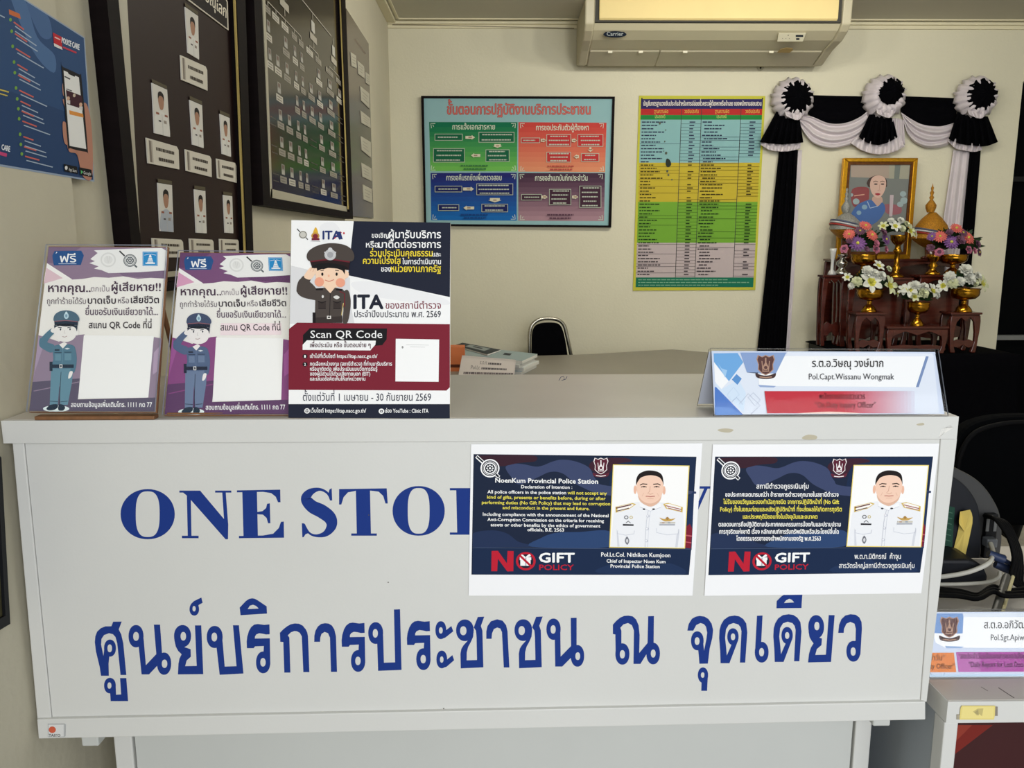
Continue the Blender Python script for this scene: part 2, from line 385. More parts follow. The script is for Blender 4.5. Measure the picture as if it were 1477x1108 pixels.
A.poly([(574, 161), (598, 157), (612, 145), (616, 128), (627, 126), (629, 205), (620, 205), (614, 184), (600, 171), (574, 169)], BLUE)
vline(A, [(866, 108), (852, 84), (822, 71), (787, 82), (770, 108), (793, 138), (832, 158), (864, 184), (870, 215), (848, 245), (812, 254), (782, 243), (762, 208)], [6, 9, 12, 28, 42, 50, 54, 50, 40, 24, 11, 8, 6], BLUE)
A.poly([(862, 72), (871, 66), (873, 115), (864, 115), (856, 92)], BLUE); A.poly([(753, 205), (762, 205), (782, 243), (768, 248), (760, 260), (755, 260)], BLUE)
A.poly([(966, 70), (1022, 70), (1026, 252), (970, 252)], BLUE); A.rect(948, 245, 1049, 254, BLUE)
A.poly([(900, 70), (1088, 67), (1092, 127), (1083, 127), (1074, 97), (1056, 80), (1022, 76), (966, 77), (935, 83), (918, 102), (909, 131), (900, 131)], BLUE)
annulus(A, sup(1214, 156, 103, 98, 2.05), sup(1214, 156, 43, 90, 2.8), BLUE)
A.poly([(1362, 70), (1418, 70), (1421, 245), (1366, 245)], BLUE); A.rect(1337, 66, 1440, 75, BLUE); A.rect(1337, 241, 1445, 250, BLUE); A.poly([(1410, 152), (1424, 152), (1424, 164), (1410, 164)], BLUE)
A.o = np.array((0, 0.)); A.s = 1
A.poly([(948, 706), (969, 706), (993, 768), (985, 777)], BLUE); A.poly([(1016, 704), (1021, 704), (989, 776), (985, 775)], BLUE); A.rect(1004, 701.5, 1030, 705, BLUE); A.rect(938, 703, 980, 706, BLUE)
# each Thai letter drawn in its own place: solid outlines and looped heads
def loop(A, ox, oy, hx, hy):
    (x0, x1), (y0, y1), (u0, u1), (v0, v1) = ox, oy, hx, hy
    annulus(A, sup((x0+x1)/2, (y0+y1)/2, (x1-x0)/2, (y1-y0)/2, 2.1, 30), sup((u0+u1)/2, (v0+v1)/2, (u1-u0)/2, (v1-v0)/2, 2.2, 30), BLUE)
def rua(A, dx, dy):
    A.poly([(x+dx, y+dy) for x, y in [(564, 372), (562, 320), (567, 280), (580, 236), (598, 205), (622, 186), (650, 181), (700, 188), (742, 184), (744, 262), (715, 264), (690, 258), (660, 254), (638, 264), (628, 280), (627, 296), (745, 294), (749, 500), (738, 470), (712, 450), (695, 400), (698, 355), (628, 358), (618, 372)]], BLUE)
    loop(A, (636+dx, 749+dx), (398+dy, 570+dy), (670+dx, 712+dx), (450+dy, 517+dy))
def cho(A, dx, dy):
    loop(A, (80+dx, 194+dx), (128+dy, 268+dy), (106+dx, 147+dx), (172+dy, 230+dy))
    A.poly([(x+dx, y+dy) for x, y in [(194, 192), (190, 240), (176, 272), (158, 305), (149, 340), (148, 392), (215, 390), (212, 240), (208, 200), (194, 180), (220, 112), (262, 110), (240, 170), (250, 200), (256, 437), (110, 444), (108, 350), (114, 318), (128, 295), (158, 262), (172, 215)]], BLUE)
def dek(A, dx, dy):
    A.poly([(x+dx, y+dy) for x, y in [(313, 563), (310, 470), (302, 370), (305, 310), (316, 270), (338, 233), (375, 207), (420, 200), (455, 206), (485, 226), (508, 260), (516, 330), (500, 558), (460, 558), (472, 320), (465, 290), (448, 268), (410, 257), (375, 270), (354, 305), (347, 370), (355, 440), (360, 505), (395, 425), (385, 402), (425, 392), (440, 405), (380, 563)]], BLUE)
    loop(A, (364+dx, 450+dx), (297+dy, 425+dy), (391+dx, 424+dx), (336+dy, 388+dy))
A.o = np.array((130, 855.)); A.s = 5.47
A.poly([(86, 656), (75, 585), (45, 460), (37, 390), (41, 345), (55, 308), (85, 280), (120, 266), (168, 265), (182, 229), (250, 228), (226, 290), (246, 330), (262, 400), (286, 650), (240, 650), (214, 400), (200, 350), (180, 328), (150, 320), (110, 335), (90, 365), (87, 410), (105, 500), (112, 440), (125, 475), (152, 503), (146, 560), (148, 656)], BLUE); loop(A, (110, 204), (370, 505), (137, 173), (408, 470))
loop(A, (110, 203), (672, 795), (137, 168), (708, 758)); A.poly([(172, 690), (195, 705), (203, 750), (205, 805), (245, 803), (236, 674), (286, 674), (300, 856), (162, 856), (158, 790), (168, 760)], BLUE)
loop(A, (303, 422), (255, 432), (340, 385), (310, 380)); A.poly([(388, 300), (414, 305), (424, 380), (440, 572), (522, 485), (503, 252), (552, 252), (568, 480), (566, 540), (534, 572), (465, 645), (406, 645), (384, 432)], BLUE); loop(A, (528, 640), (472, 648), (566, 609), (528, 594))
loop(A, (784, 860), (80, 181), (808, 833), (105, 148)); A.poly([(788, 110), (797, 88), (820, 66), (878, 38), (888, 80), (858, 96), (850, 112), (833, 104), (815, 100)], BLUE)
loop(A, (662, 797), (255, 430), (714, 757), (310, 378)); A.poly([(664, 370), (676, 425), (695, 460), (722, 486), (705, 520), (697, 560), (693, 645), (893, 643), (877, 258), (827, 258), (841, 578), (750, 580), (762, 535), (795, 505), (793, 446), (745, 430), (772, 412), (720, 395)], BLUE)
loop(A, (920, 1046), (262, 437), (958, 1002), (315, 385)); A.poly([(1005, 300), (1036, 310), (1047, 400), (1062, 583), (1155, 580), (1127, 257), (1174, 257), (1210, 638), (1022, 648), (998, 437), (1003, 385)], BLUE)
A.poly([(1180, 118), (1243, 130), (1330, 125), (1393, 108), (1396, 165), (1187, 178)], BLUE); A.poly([(1180, 118), (1230, 65), (1255, 49), (1278, 44), (1300, 48), (1325, 62), (1393, 108), (1330, 125), (1310, 105), (1285, 95), (1260, 103), (1243, 130)], BLUE)
rua(A, 673, 66)
A.o = np.array((390, 865.))
A.poly([(110, 576), (102, 335), (78, 333), (75, 262), (100, 236), (130, 212), (160, 195), (192, 188), (225, 190), (255, 205), (280, 235), (292, 262), (297, 290), (308, 572), (260, 572), (248, 290), (232, 262), (210, 250), (190, 248), (162, 258), (138, 282), (150, 300), (158, 576)], BLUE)
A.poly([(346, 333), (347, 285), (356, 245), (375, 212), (400, 192), (430, 186), (460, 189), (485, 204), (505, 235), (518, 290), (526, 570), (478, 570), (470, 300), (455, 265), (428, 255), (404, 270), (394, 300), (392, 333)], BLUE)
rua(A, 0, 0); rua(A, 515, -14)
loop(A, (772, 890), (178, 350), (808, 848), (232, 300)); A.poly([(852, 215), (880, 220), (890, 290), (896, 498), (984, 495), (975, 78), (1023, 76), (1035, 555), (850, 562), (843, 350), (849, 300)], BLUE)
loop(A, (1302, 1388), (170, 312), (1330, 1360), (218, 268)); A.poly([(1320, 292), (1345, 311), (1380, 300), (1443, 250), (1428, 208), (1385, 243), (1364, 262)], BLUE)
loop(A, (1310, 1395), (402, 542), (1338, 1366), (448, 498)); A.poly([(1326, 522), (1352, 541), (1390, 530), (1450, 478), (1436, 438), (1392, 475), (1370, 494)], BLUE)
A.o = np.array((640, 865.)); A.s = 4.476
cho(A, 0, 0); cho(A, 377, -1)
A.poly([(275, 253), (275, 205), (283, 170), (305, 140), (345, 127), (380, 136), (403, 165), (412, 205), (424, 438), (388, 438), (376, 210), (366, 187), (345, 180), (324, 190), (312, 218), (309, 253)], BLUE)
loop(A, (663, 755), (122, 260), (690, 723), (165, 220)); A.poly([(726, 152), (746, 160), (753, 210), (755, 368), (822, 300), (820, 118), (858, 117), (858, 292), (850, 345), (822, 375), (765, 432), (720, 432), (717, 259), (723, 220)], BLUE); loop(A, (820, 907), (293, 433), (850, 881), (340, 390))
loop(A, (1108, 1199), (282, 420), (1137, 1170), (326, 380)); A.poly([(1110, 350), (1108, 225), (1092, 222), (1092, 162), (1115, 136), (1140, 116), (1165, 105), (1192, 103), (1220, 108), (1242, 128), (1258, 165), (1265, 230), (1262, 345), (1316, 280), (1320, 107), (1357, 106), (1355, 280), (1340, 322), (1310, 350), (1270, 415), (1225, 415), (1228, 200), (1215, 165), (1190, 151), (1160, 160), (1140, 182), (1147, 200), (1147, 290), (1138, 340)], BLUE); loop(A, (1308, 1396), (278, 418), (1337, 1368), (322, 374))
A.o = np.array((980, 850.)); A.s = 5.275
A.poly([(60, 315), (70, 265), (95, 225), (125, 208), (155, 203), (190, 208), (220, 226), (245, 262), (256, 310), (250, 370), (230, 450), (216, 566), (152, 567), (143, 462), (165, 445), (180, 400), (187, 468), (205, 380), (211, 330), (202, 285), (185, 265), (160, 257), (128, 272), (105, 315)], BLUE); loop(A, (88, 184), (320, 465), (116, 153), (365, 424))
loop(A, (140, 218), (595, 712), (163, 191), (632, 674)); A.poly([(191, 640), (217, 640), (210, 773), (166, 773), (168, 711), (188, 674)], BLUE)
dek(A, 0, 0); dek(A, 412, -10)
A.poly([(590, 202), (632, 200), (622, 402), (640, 404), (606, 455), (603, 520), (575, 500), (578, 420)], BLUE); loop(A, (573, 678), (400, 558), (606, 644), (447, 511))
A.poly([(738, 145), (740, 90), (795, 105), (873, 100), (931, 90), (928, 143)], BLUE); A.poly([(740, 90), (775, 55), (830, 20), (888, 40), (890, 0), (938, 0), (931, 92), (873, 100), (855, 80), (835, 72), (810, 85), (795, 105)], BLUE)
loop(A, (980, 1100), (197, 375), (1026, 1065), (248, 312)); A.poly([(982, 320), (990, 365), (1004, 390), (1020, 412), (1000, 445), (986, 490), (978, 557), (1153, 553), (1180, 197), (1136, 197), (1114, 498), (1033, 500), (1045, 455), (1080, 425), (1084, 375), (1040, 360), (1072, 345), (1040, 330)], BLUE)
A.poly([(1208, 332), (1215, 270), (1232, 228), (1262, 200), (1300, 190), (1340, 194), (1368, 214), (1385, 250), (1388, 300), (1376, 500), (1345, 460), (1325, 395), (1340, 392), (1342, 300), (1332, 262), (1300, 248), (1270, 262), (1252, 300), (1249, 332)], BLUE); loop(A, (1270, 1376), (393, 551), (1302, 1341), (442, 506))
A.o = np.array((0, 0.)); A.s = 1
for x, y in ((392, 1034), (532, 743), (168, 1043), (560, 840), (640, 1022)): A.ell(x, y, 1.0, .8, (90, 84, 76), 8)
fp = A.build('front_panel', cnt); fp['label'] = 'white grey panel with blue ONE STOP and Thai lettering'
# maker badge on the rail
a = Art(PY(YF-.0008), (0, 980), 4.616, step=2e-5)
a.slab([(318, 298), (428, 297), (436, 303), (434, 380), (428, 385), (318, 385)], (176, 178, 178), .0025); a.rect(323, 302, 424, 381, (216, 216, 214)); a.ell(348, 336, 24, 22, (204, 96, 70)); a.text('TAIYO', 325, 402, 381, (20, 20, 22), 24, .02)
a.build('maker_badge', rail)
# lower cabinet set back under the overhang
YL = 1.10
q = on(PY(YL), [(166, 1070), (195, 1070), (1230, 1045), (1256, 1045)]); zl = ZT-.0297-.41
m = MB(); m.box((q[0][0], YL-.004, 0), (q[1][0]-.003, YL+.03, .70), M_STEEL); m.build('lower_post', cnt, bevel=.002)
m = MB(); m.box((q[2][0]+.003, YL-.004, 0), (q[3][0], YL+.03, .70), M_STEEL); m.build('lower_post', cnt, bevel=.002)
m = MB(); m.box((q[1][0], YL, 0), (q[2][0], YL+.012, .70), M_STEEL2); m.build('lower_panel', cnt)
m = MB(); m.box((q[0][0]+.002, YL+.03, 0), (q[0][0]+.014, 1.34, .70), M_STEEL2); m.build('side_panel', cnt)
m = MB(); m.box((q[3][0]-.014, YL+.03, 0), (q[3][0]-.002, 1.34, .70), M_STEEL2); m.build('side_panel', cnt)
m = MB(); m.box((-.634, YF+.03, .69), (.585, 1.30, .705), M_STEEL2); m.build('shelf_board', cnt)
m = MB(); m.box((-.58, 1.335, .70), (.55, 1.35, ZT-.03), M_STEEL2); m.build('rear_rail', cnt)
for (xa, xb, ya, yb_) in ((118, 141, 1062, 1077), (1259, 1285, 1036, 1048)):
    q0, q1 = onY(xa, yb_, 1.03), onY(xb, ya, 1.03); m = MB(); m.box((q0[0], 1.03, q0[2]), (q1[0], 1.055, .69), M_STEEL2); m.build('support_bracket', cnt, bevel=.002)

# ================================================================== THE TWO A4 NOTICES
NAVY, NAVY2, WAVE, WAVE2 = (30, 40, 62), (28, 44, 74), (62, 72, 106), (46, 70, 112)
WH, YE, RED = (246, 246, 246), (236, 222, 90), (190, 34, 54)
def seal(A, cx, cy, r, col=(30, 34, 44), glow=(248, 248, 250)):
    if glow: A.line([(cx-r*1.65, cy-r*1.45), (cx+r*1.1, cy+r*1.1)], r*.42, glow); A.ell(cx, cy, r*1.16, r*1.12, glow)
    A.line([(cx-r*1.6, cy-r*1.42), (cx-r*.85, cy-r*.75)], r*.2, col); A.line([(cx+r*.7, cy+r*.72), (cx+r*1.05, cy+r*1.05)], r*.24, col)
    A.ring(cx, cy, r, r*.96, r*.12, col); A.ring(cx, cy, r*.82, r*.78, r*.08, col); A.ell(cx, cy, r*.6, r*.56, col)
    bgc = glow or (225, 225, 225)
    for k in range(8): A.ell(cx+r*.36*math.cos(k*PI/4), cy+r*.34*math.sin(k*PI/4), r*.11, r*.1, bgc, 8)
    A.ell(cx, cy, r*.13, r*.13, bgc, 10)
def shield(A, cx, cy, w, h, body, line, rib):
    P = [(-.42, -.5), (-.2, -.42), (0, -.5), (.2, -.42), (.42, -.5), (.5, -.3), (.4, -.05), (.42, .2), (.2, .38), (0, .46), (-.2, .38), (-.42, .2), (-.4, -.05), (-.5, -.3)]
    A.poly([(cx+x*w*1.08, cy+y*h*1.05) for x, y in P], line); A.poly([(cx+x*w*.96, cy+y*h*.95) for x, y in P], body)
    A.line([(cx, cy-h*.38), (cx, cy-h*.1)], w*.08, line); A.poly([(cx-w*.16, cy+h*.05), (cx, cy-h*.2), (cx+w*.16, cy+h*.05)], line); A.ell(cx, cy+h*.1, w*.17, h*.13, line, 14); A.ell(cx, cy+h*.1, w*.1, h*.08, body, 12)
    A.line([(cx-w*.22, cy-h*.22), (cx-w*.16, cy+h*.25)], w*.05, line); A.line([(cx+w*.22, cy-h*.22), (cx+w*.16, cy+h*.25)], w*.05, line); A.line([(cx-w*.2, cy+h*.28), (cx+w*.2, cy+h*.28)], h*.05, line)
    A.smooth([(cx-w*.58, cy+h*.38), (cx-w*.3, cy+h*.46), (cx, cy+h*.5), (cx+w*.3, cy+h*.46), (cx+w*.58, cy+h*.38), (cx+w*.52, cy+h*.58), (cx+w*.2, cy+h*.66), (cx-w*.2, cy+h*.66), (cx-w*.52, cy+h*.58)], rib)
    A.line([(cx-w*.36, cy+h*.56), (cx, cy+h*.6), (cx+w*.36, cy+h*.56)], h*.05, line)
def officer(A):
    "portrait print, drawn in the pixels of the first notice"
    A.poly([(903, 168), (1369, 175), (1342, 680), (880, 674)], (236, 214, 120)); A.poly([(908, 173), (1363, 180), (1337, 675), (886, 669)], (250, 249, 248))
    U, S1, S2 = (238, 239, 243), (214, 216, 224), (196, 199, 210)
    A.poly(sm([(896, 600), (902, 530), (908, 470), (925, 438), (990, 412), (1060, 396), (1120, 420), (1180, 398), (1240, 412), (1310, 436), (1330, 470), (1334, 540), (1331, 610)], 4, False)+[(1331, 674), (888, 669)], U)
    A.poly([(936, 600), (925, 560), (930, 668), (944, 668)], S1); A.poly([(1290, 600), (1310, 560), (1296, 672), (1282, 672)], S1)
    A.smooth([(1068, 392), (1060, 345), (1125, 395), (1195, 345), (1186, 394), (1130, 425)], (226, 184, 160))
    A.ell(1038, 322, 9, 26, (236, 186, 160)); A.ell(1214, 326, 9, 26, (236, 186, 160))
    A.smooth([(1044, 290), (1050, 250), (1090, 226), (1130, 220), (1170, 228), (1204, 254), (1210, 300), (1202, 350), (1176, 388), (1130, 406), (1084, 390), (1054, 350)], (244, 206, 184))
    A.smooth([(1044, 292), (1046, 256), (1062, 226), (1098, 208), (1136, 205), (1178, 214), (1204, 238), (1211, 292), (1202, 268), (1180, 244), (1130, 234), (1078, 246), (1056, 270)], (36, 30, 30))
    for x0, s_ in ((1092, 1), (1168, -1)):
        A.line([(x0-24*s_, 294), (x0-8*s_, 286), (x0+20*s_, 289)], 6, (52, 40, 36)); A.line([(x0-18*s_, 306), (x0, 301), (x0+16*s_, 306)], 5, (70, 54, 48)); A.ell(x0, 304, 6, 4, (40, 30, 28), 10)
    A.line([(1130, 300), (1126, 332), (1114, 343), (1130, 350), (1148, 343)], 3.5, (214, 166, 142)); A.line([(1102, 362), (1118, 362), (1130, 364), (1146, 362), (1158, 362)], 5, (186, 116, 104)); A.line([(1112, 376), (1150, 376)], 3, (222, 176, 152)); A.line([(1090, 340), (1080, 362)], 2.5, (226, 182, 158)); A.line([(1172, 342), (1182, 362)], 2.5, (226, 182, 158))
    A.poly([(1064, 398), (1094, 412), (1130, 428), (1168, 414), (1190, 400), (1196, 428), (1130, 452), (1066, 426)], (246, 246, 248)); A.line([(1066, 426), (1130, 452), (1196, 428)], 2.5, S2)
    A.ell(1092, 440, 8, 5, (60, 60, 64)); A.ell(1150, 440, 9, 5, (60, 60, 64))
    for q in ([(918, 426), (1020, 402), (1044, 410), (1000, 440), (920, 462)], [(1208, 408), (1240, 402), (1328, 428), (1326, 460), (1226, 436)]):
        A.poly(q, (214, 184, 96)); c = np.mean(q, 0); A.poly([tuple(c+(np.array(p)-c)*.82) for p in q], (250, 246, 240))
    A.line([(922, 434), (1015, 412)], 7, (96, 40, 44)); A.line([(924, 452), (1000, 434)], 5, (80, 40, 40)); A.line([(1222, 418), (1320, 442)], 5, (150, 60, 60)); A.line([(1236, 432), (1318, 452)], 4, (150, 70, 70))
    A.line([(1118, 450), (1106, 520), (1102, 600), (1098, 674)], 2.5, S2); A.line([(1132, 452), (1122, 520), (1118, 600), (1114, 674)], 2, S1)
    for y in (482, 560, 633): A.ell(1116-(y-482)*.06, y, 10, 8, S2, 12); A.ell(1114-(y-482)*.06, y-1, 6, 5, (246, 246, 250), 10)
    A.line([(932, 568), (930, 588), (980, 598), (1030, 590), (1034, 570)], 2.5, S2); A.line([(1168, 556), (1168, 582), (1232, 596), (1300, 590), (1302, 560)], 2.5, S2)
    A.poly([(964, 530), (1029, 532), (1028, 541), (963, 540)], (40, 38, 44)); A.ring(984, 490, 13, 12, 4, (70, 70, 74), 10); A.ring(1014, 490, 10, 10, 4, (206, 188, 130), 10); A.line([(982, 524), (996, 512), (1010, 524)], 4, (100, 100, 104))
    A.smooth([(988, 606), (1002, 632), (990, 656), (976, 634)], (120, 122, 130)); A.ell(989, 632, 7, 12, (216, 216, 220), 12)
    A.smooth([(1186, 492), (1216, 500), (1234, 490), (1254, 500), (1282, 496), (1256, 512), (1234, 514), (1212, 512)], (202, 164, 92)); A.ell(1234, 496, 9, 9, (170, 130, 70), 10)
    A.rect(1188, 518, 1282, 527, (206, 200, 186)); A.rect(1186, 530, 1280, 539, (176, 178, 186)); A.rect(1200, 519, 1216, 526, (180, 150, 130)); A.rect(1236, 519, 1252, 526, (150, 160, 170))
def nogift(A):
    A.poly([(163, 818), (165, 695), (203, 694), (258, 770), (262, 695), (299, 696), (297, 818), (260, 819), (203, 742), (199, 818)], RED)
    A.ell(373, 757, 60, 56, RED); A.ell(373, 757, 46, 43, (30, 36, 54)); A.rect(340, 745, 402, 785, WH); A.rect(336, 733, 406, 750, WH); A.smooth([(372, 733), (350, 716), (346, 728)], WH, 4); A.smooth([(372, 733), (394, 714), (402, 727)], WH, 4)
    A.rect(368, 735, 377, 785, (190, 190, 200)); A.line([(336, 722), (410, 792)], 13, RED)
    A.text('GIFT', 455, 668, 763, WH, 80, .035); A.text('POLICY', 455, 664, 810, RED, 46, .02)
def notice(name, o, s_, paper, img, label, thai):
    A = Art(PY(YP-.0016), o, s_, step=1.2e-5); A.slab(paper, (244, 244, 246), .0004)
    A.poly(img, NAVY)
    H0 = hom([(55, 106), (1412, 122), (1365, 842), (42, 840)], img)
    A.H = H0; A.clip = (49, 109, 1410, 840)
    A.smooth([(250, 185), (300, 165), (360, 168), (450, 182), (540, 150), (600, 140), (680, 152), (760, 190), (800, 260), (880, 300), (1380, 330), (1380, 350), (900, 360), (700, 300), (600, 225), (520, 215), (440, 250), (330, 290), (280, 240)], WAVE)
    A.poly([(905, 124), (1410, 125), (1395, 330), (880, 300)], NAVY2)
    A.smooth([(60, 120), (200, 112), (420, 115), (430, 150), (330, 160), (220, 180), (150, 150)], (58, 34, 46)); A.smooth([(760, 190), (800, 140), (960, 128), (1020, 150), (920, 170), (860, 240)], (62, 34, 48))
    A.smooth([(50, 590), (170, 570), (260, 590), (330, 640), (430, 668), (260, 672), (48, 670)], (38, 52, 84)); A.smooth([(410, 670), (470, 615), (560, 585), (700, 580), (880, 575), (880, 672)], WAVE2)
    A.poly([(1366, 360), (1398, 330), (1382, 690), (1340, 680)], (34, 52, 88)); A.poly([(1352, 545), (1372, 530), (1386, 560), (1378, 680), (1340, 676)], (128, 34, 52)); A.line([(1345, 600), (1384, 606)], 8, (190, 90, 100)); A.line([(1343, 640), (1381, 646)], 6, (190, 90, 100))
    A.poly([(48, 676), (1380, 684), (1366, 841), (43, 839)], NAVY2); A.line([(48, 676), (1378, 684)], 3, (70, 84, 112))
    A.smooth([(820, 830), (880, 780), (960, 800), (1040, 750), (1120, 800), (1250, 770), (1330, 838)], (34, 52, 86))
    A.clip = None
    seal(A, 155, 192, 50); shield(A, 830, 180, 84, 100, (90, 36, 52), (240, 232, 232), (96, 40, 56)); nogift(A)
    if not thai: A.H = None
    T = lambda t, x0, x1, y, c=WH, em=None, b=.02: A.text(t, x0, x1, y, c, em, b, y1=y+(x1-x0)*(.012 if not thai else 0))
    if not thai:
        T('NoenKum Provincial Police Station', 188, 812, 278, WH, 40, .025); T('Declaration of Intention :', 345, 655, 313, WH, 28)
        T('All police officers in the police station', 140, 618, 344, WH, 28); T('will not accept any', 628, 866, 350, YE, 28)
        T('kind of gifts, presents or benefits before, during or after', 138, 858, 376, YE, 28); T('performing duties (No Gift Policy) that may lead to corruption', 106, 886, 408, YE, 28); T('and misconduct in the present and future.', 232, 760, 440, YE, 28)
        T('Including compliance with the announcement of the National', 112, 876, 480, WH, 28); T('Anti-Corruption Commission on the criteria for receiving', 140, 848, 512, WH, 28); T('assets or other benefits by the ethics of government', 160, 826, 544, WH, 28); T('officials, B.E. 2563', 383, 605, 574, WH, 28)
        T('Pol.Lt.Col. Nithikon Kumjoon', 832, 1252, 728, WH, 36, .015); T('Chief of Inspector Noen Kum', 865, 1222, 765, WH, 29); T('Provincial Police Station', 889, 1187, 796, WH, 29)
        officer(A)
    else:
        A.H = None
        T('สถานีตำรวจภูธรเนินกุ่ม', 332, 640, 306, WH, 40, .015); T('ขอประกาศเจตนารมณ์ว่า ข้าราชการตำรวจทุกนายในสถานีตำรวจ', 148, 817, 354, WH, 36)
        T('ไม่รับของขวัญและของกำนัลทุกชนิด จากการปฏิบัติหน้าที่ (No Gift', 136, 820, 397, YE, 36); T('Policy) ทั้งในขณะก่อนและหลังปฏิบัติหน้าที่ ที่จะส่งผลให้เกิดการทุจริต', 118, 836, 441, YE, 36); T('และประพฤติมิชอบทั้งในปัจจุบันและอนาคต', 252, 692, 485, YE, 36)
        T('ตลอดจนการถือปฏิบัติตามประกาศคณะกรรมการป้องกันและปราบปราม', 108, 830, 530, WH, 36); T('การทุจริตแห่งชาติ เรื่อง หลักเกณฑ์การรับทรัพย์สินหรือประโยชน์อื่นใด', 112, 818, 573, WH, 36); T('โดยธรรมจรรยาของเจ้าพนักงานของรัฐ พ.ศ.2563', 213, 712, 614, WH, 36)
        T('พ.ต.ท.นิติกรณ์  ค้ำจุน', 912, 1186, 722, WH, 42, .008); T('สารวัตรใหญ่สถานีตำรวจภูธรเนินกุ่ม', 820, 1266, 776, WH, 40, .008)
        A.H = hom([(905, 170), (1367, 178), (1340, 678), (882, 672)], [(908, 168), (1350, 170), (1305, 652), (865, 648)]); officer(A)
    o_ = A.build(name); tag(o_, label, 'notice'); return o_
n1 = notice('paper_notice', (670, 630), 4.22, [(40, 46), (1448, 40), (1388, 968), (25, 968)], [(55, 106), (1412, 122), (1365, 842), (42, 840)], 'white A4 notice in English headed NoenKum Provincial Police Station on counter front', False)
n2 = notice('paper_notice', (1010, 630), 4.103, [(75, 46), (1415, 40), (1308, 927), (25, 942)], [(88, 118), (1378, 117), (1300, 805), (48, 820)], 'white A4 notice in Thai at the right end of counter front', True)

# ================================================================== SIGNS STANDING ON THE COUNTER
def leanplane(y0, z0, deg, yaw=0):
    t = math.radians(deg); n = Vector((0, -math.cos(t), math.sin(t))); n.rotate(Matrix.Rotation(math.radians(yaw), 3, 'Z'))
    return ((0, y0, z0), tuple(n))
ZK = ZT+.001
def salute(A, C, sx=1):
    "saluting officer figure in flat print colours C = (uniform, shade, cap, skin, dark)"
    U, S, K, F, D = C
    A.ell(195, 946, 72, 18, (232, 244, 244))
    A.poly([(168, 722), (288, 722), (282, 800), (258, 925), (218, 925), (214, 800), (204, 925), (160, 925)], S); A.line([(222, 745), (212, 925)], 3, D); A.line([(162, 905), (205, 908)], 3, D); A.line([(220, 908), (258, 905)], 3, D)
    A.smooth([(142, 945), (165, 925), (200, 922), (204, 938), (185, 952), (155, 955)], (44, 58, 74)); A.smooth([(206, 940), (214, 922), (236, 926), (244, 942), (232, 956), (210, 955)], (44, 58, 74))
    A.smooth([(185, 600), (150, 585), (110, 560), (103, 598), (120, 618), (170, 640)], U); A.smooth([(104, 592), (112, 562), (170, 508), (196, 520), (160, 560), (130, 605)], U)
    A.smooth([(165, 520), (185, 495), (205, 480), (212, 492), (200, 510), (182, 532)], F)
    A.smooth([(282, 600), (300, 620), (308, 680), (296, 745), (274, 742), (280, 680), (274, 640)], U); A.smooth([(272, 742), (286, 745), (278, 772), (262, 782), (264, 758)], F)
    A.smooth([(178, 612), (215, 596), (238, 602), (265, 594), (296, 608), (298, 640), (284, 690), (290, 724), (168, 724), (180, 680)], U)
    A.poly([(212, 596), (232, 618), (256, 592), (240, 582)], F); A.line([(232, 616), (228, 720)], 2.5, S)
    A.rect(190, 648, 222, 684, S); A.rect(242, 646, 278, 682, S); A.line([(186, 640), (226, 640)], 3, D); A.line([(240, 638), (280, 638)], 3, D); A.rect(188, 622, 214, 630, D); A.poly([(242, 618), (256, 614), (272, 618), (256, 624)], (220, 226, 232))
    A.rect(166, 705, 292, 724, D); A.rect(214, 704, 230, 725, (226, 226, 226)); A.rect(218, 708, 226, 721, D); A.rect(160, 690, 176, 740, D)
    A.ell(308, 530, 12, 17, F); A.poly([(184, 492), (312, 492), (310, 525), (300, 512), (200, 512), (190, 525)], D)
    A.smooth([(184, 525), (196, 500), (250, 492), (300, 505), (306, 540), (290, 568), (255, 582), (215, 576), (192, 556)], F)
    A.line([(206, 502), (226, 505)], 4, D); A.line([(258, 505), (280, 500)], 4, D); A.ell(220, 514, 4, 6, D, 10); A.ell(272, 513, 4, 6, D, 10); A.line([(244, 518), (240, 534), (248, 535)], 2, (196, 190, 186)); A.line([(230, 553), (244, 556), (256, 550)], 2.5, (150, 110, 110))
    A.smooth([(182, 465), (188, 436), (215, 416), (255, 410), (295, 420), (318, 442), (322, 464), (305, 472), (250, 466), (200, 470)], K)
    A.poly([(186, 468), (250, 463), (316, 470), (314, 492), (250, 486), (188, 492)], D); A.line([(188, 470), (250, 465), (314, 472)], 4, (150, 100, 110)); A.smooth([(190, 488), (250, 482), (300, 490), (250, 498)], (36, 42, 52))
    A.ell(252, 440, 13, 17, (186, 214, 226)); A.ell(252, 424, 6, 7, (206, 228, 236)); A.ell(252, 440, 6, 9, (130, 164, 184), 12)
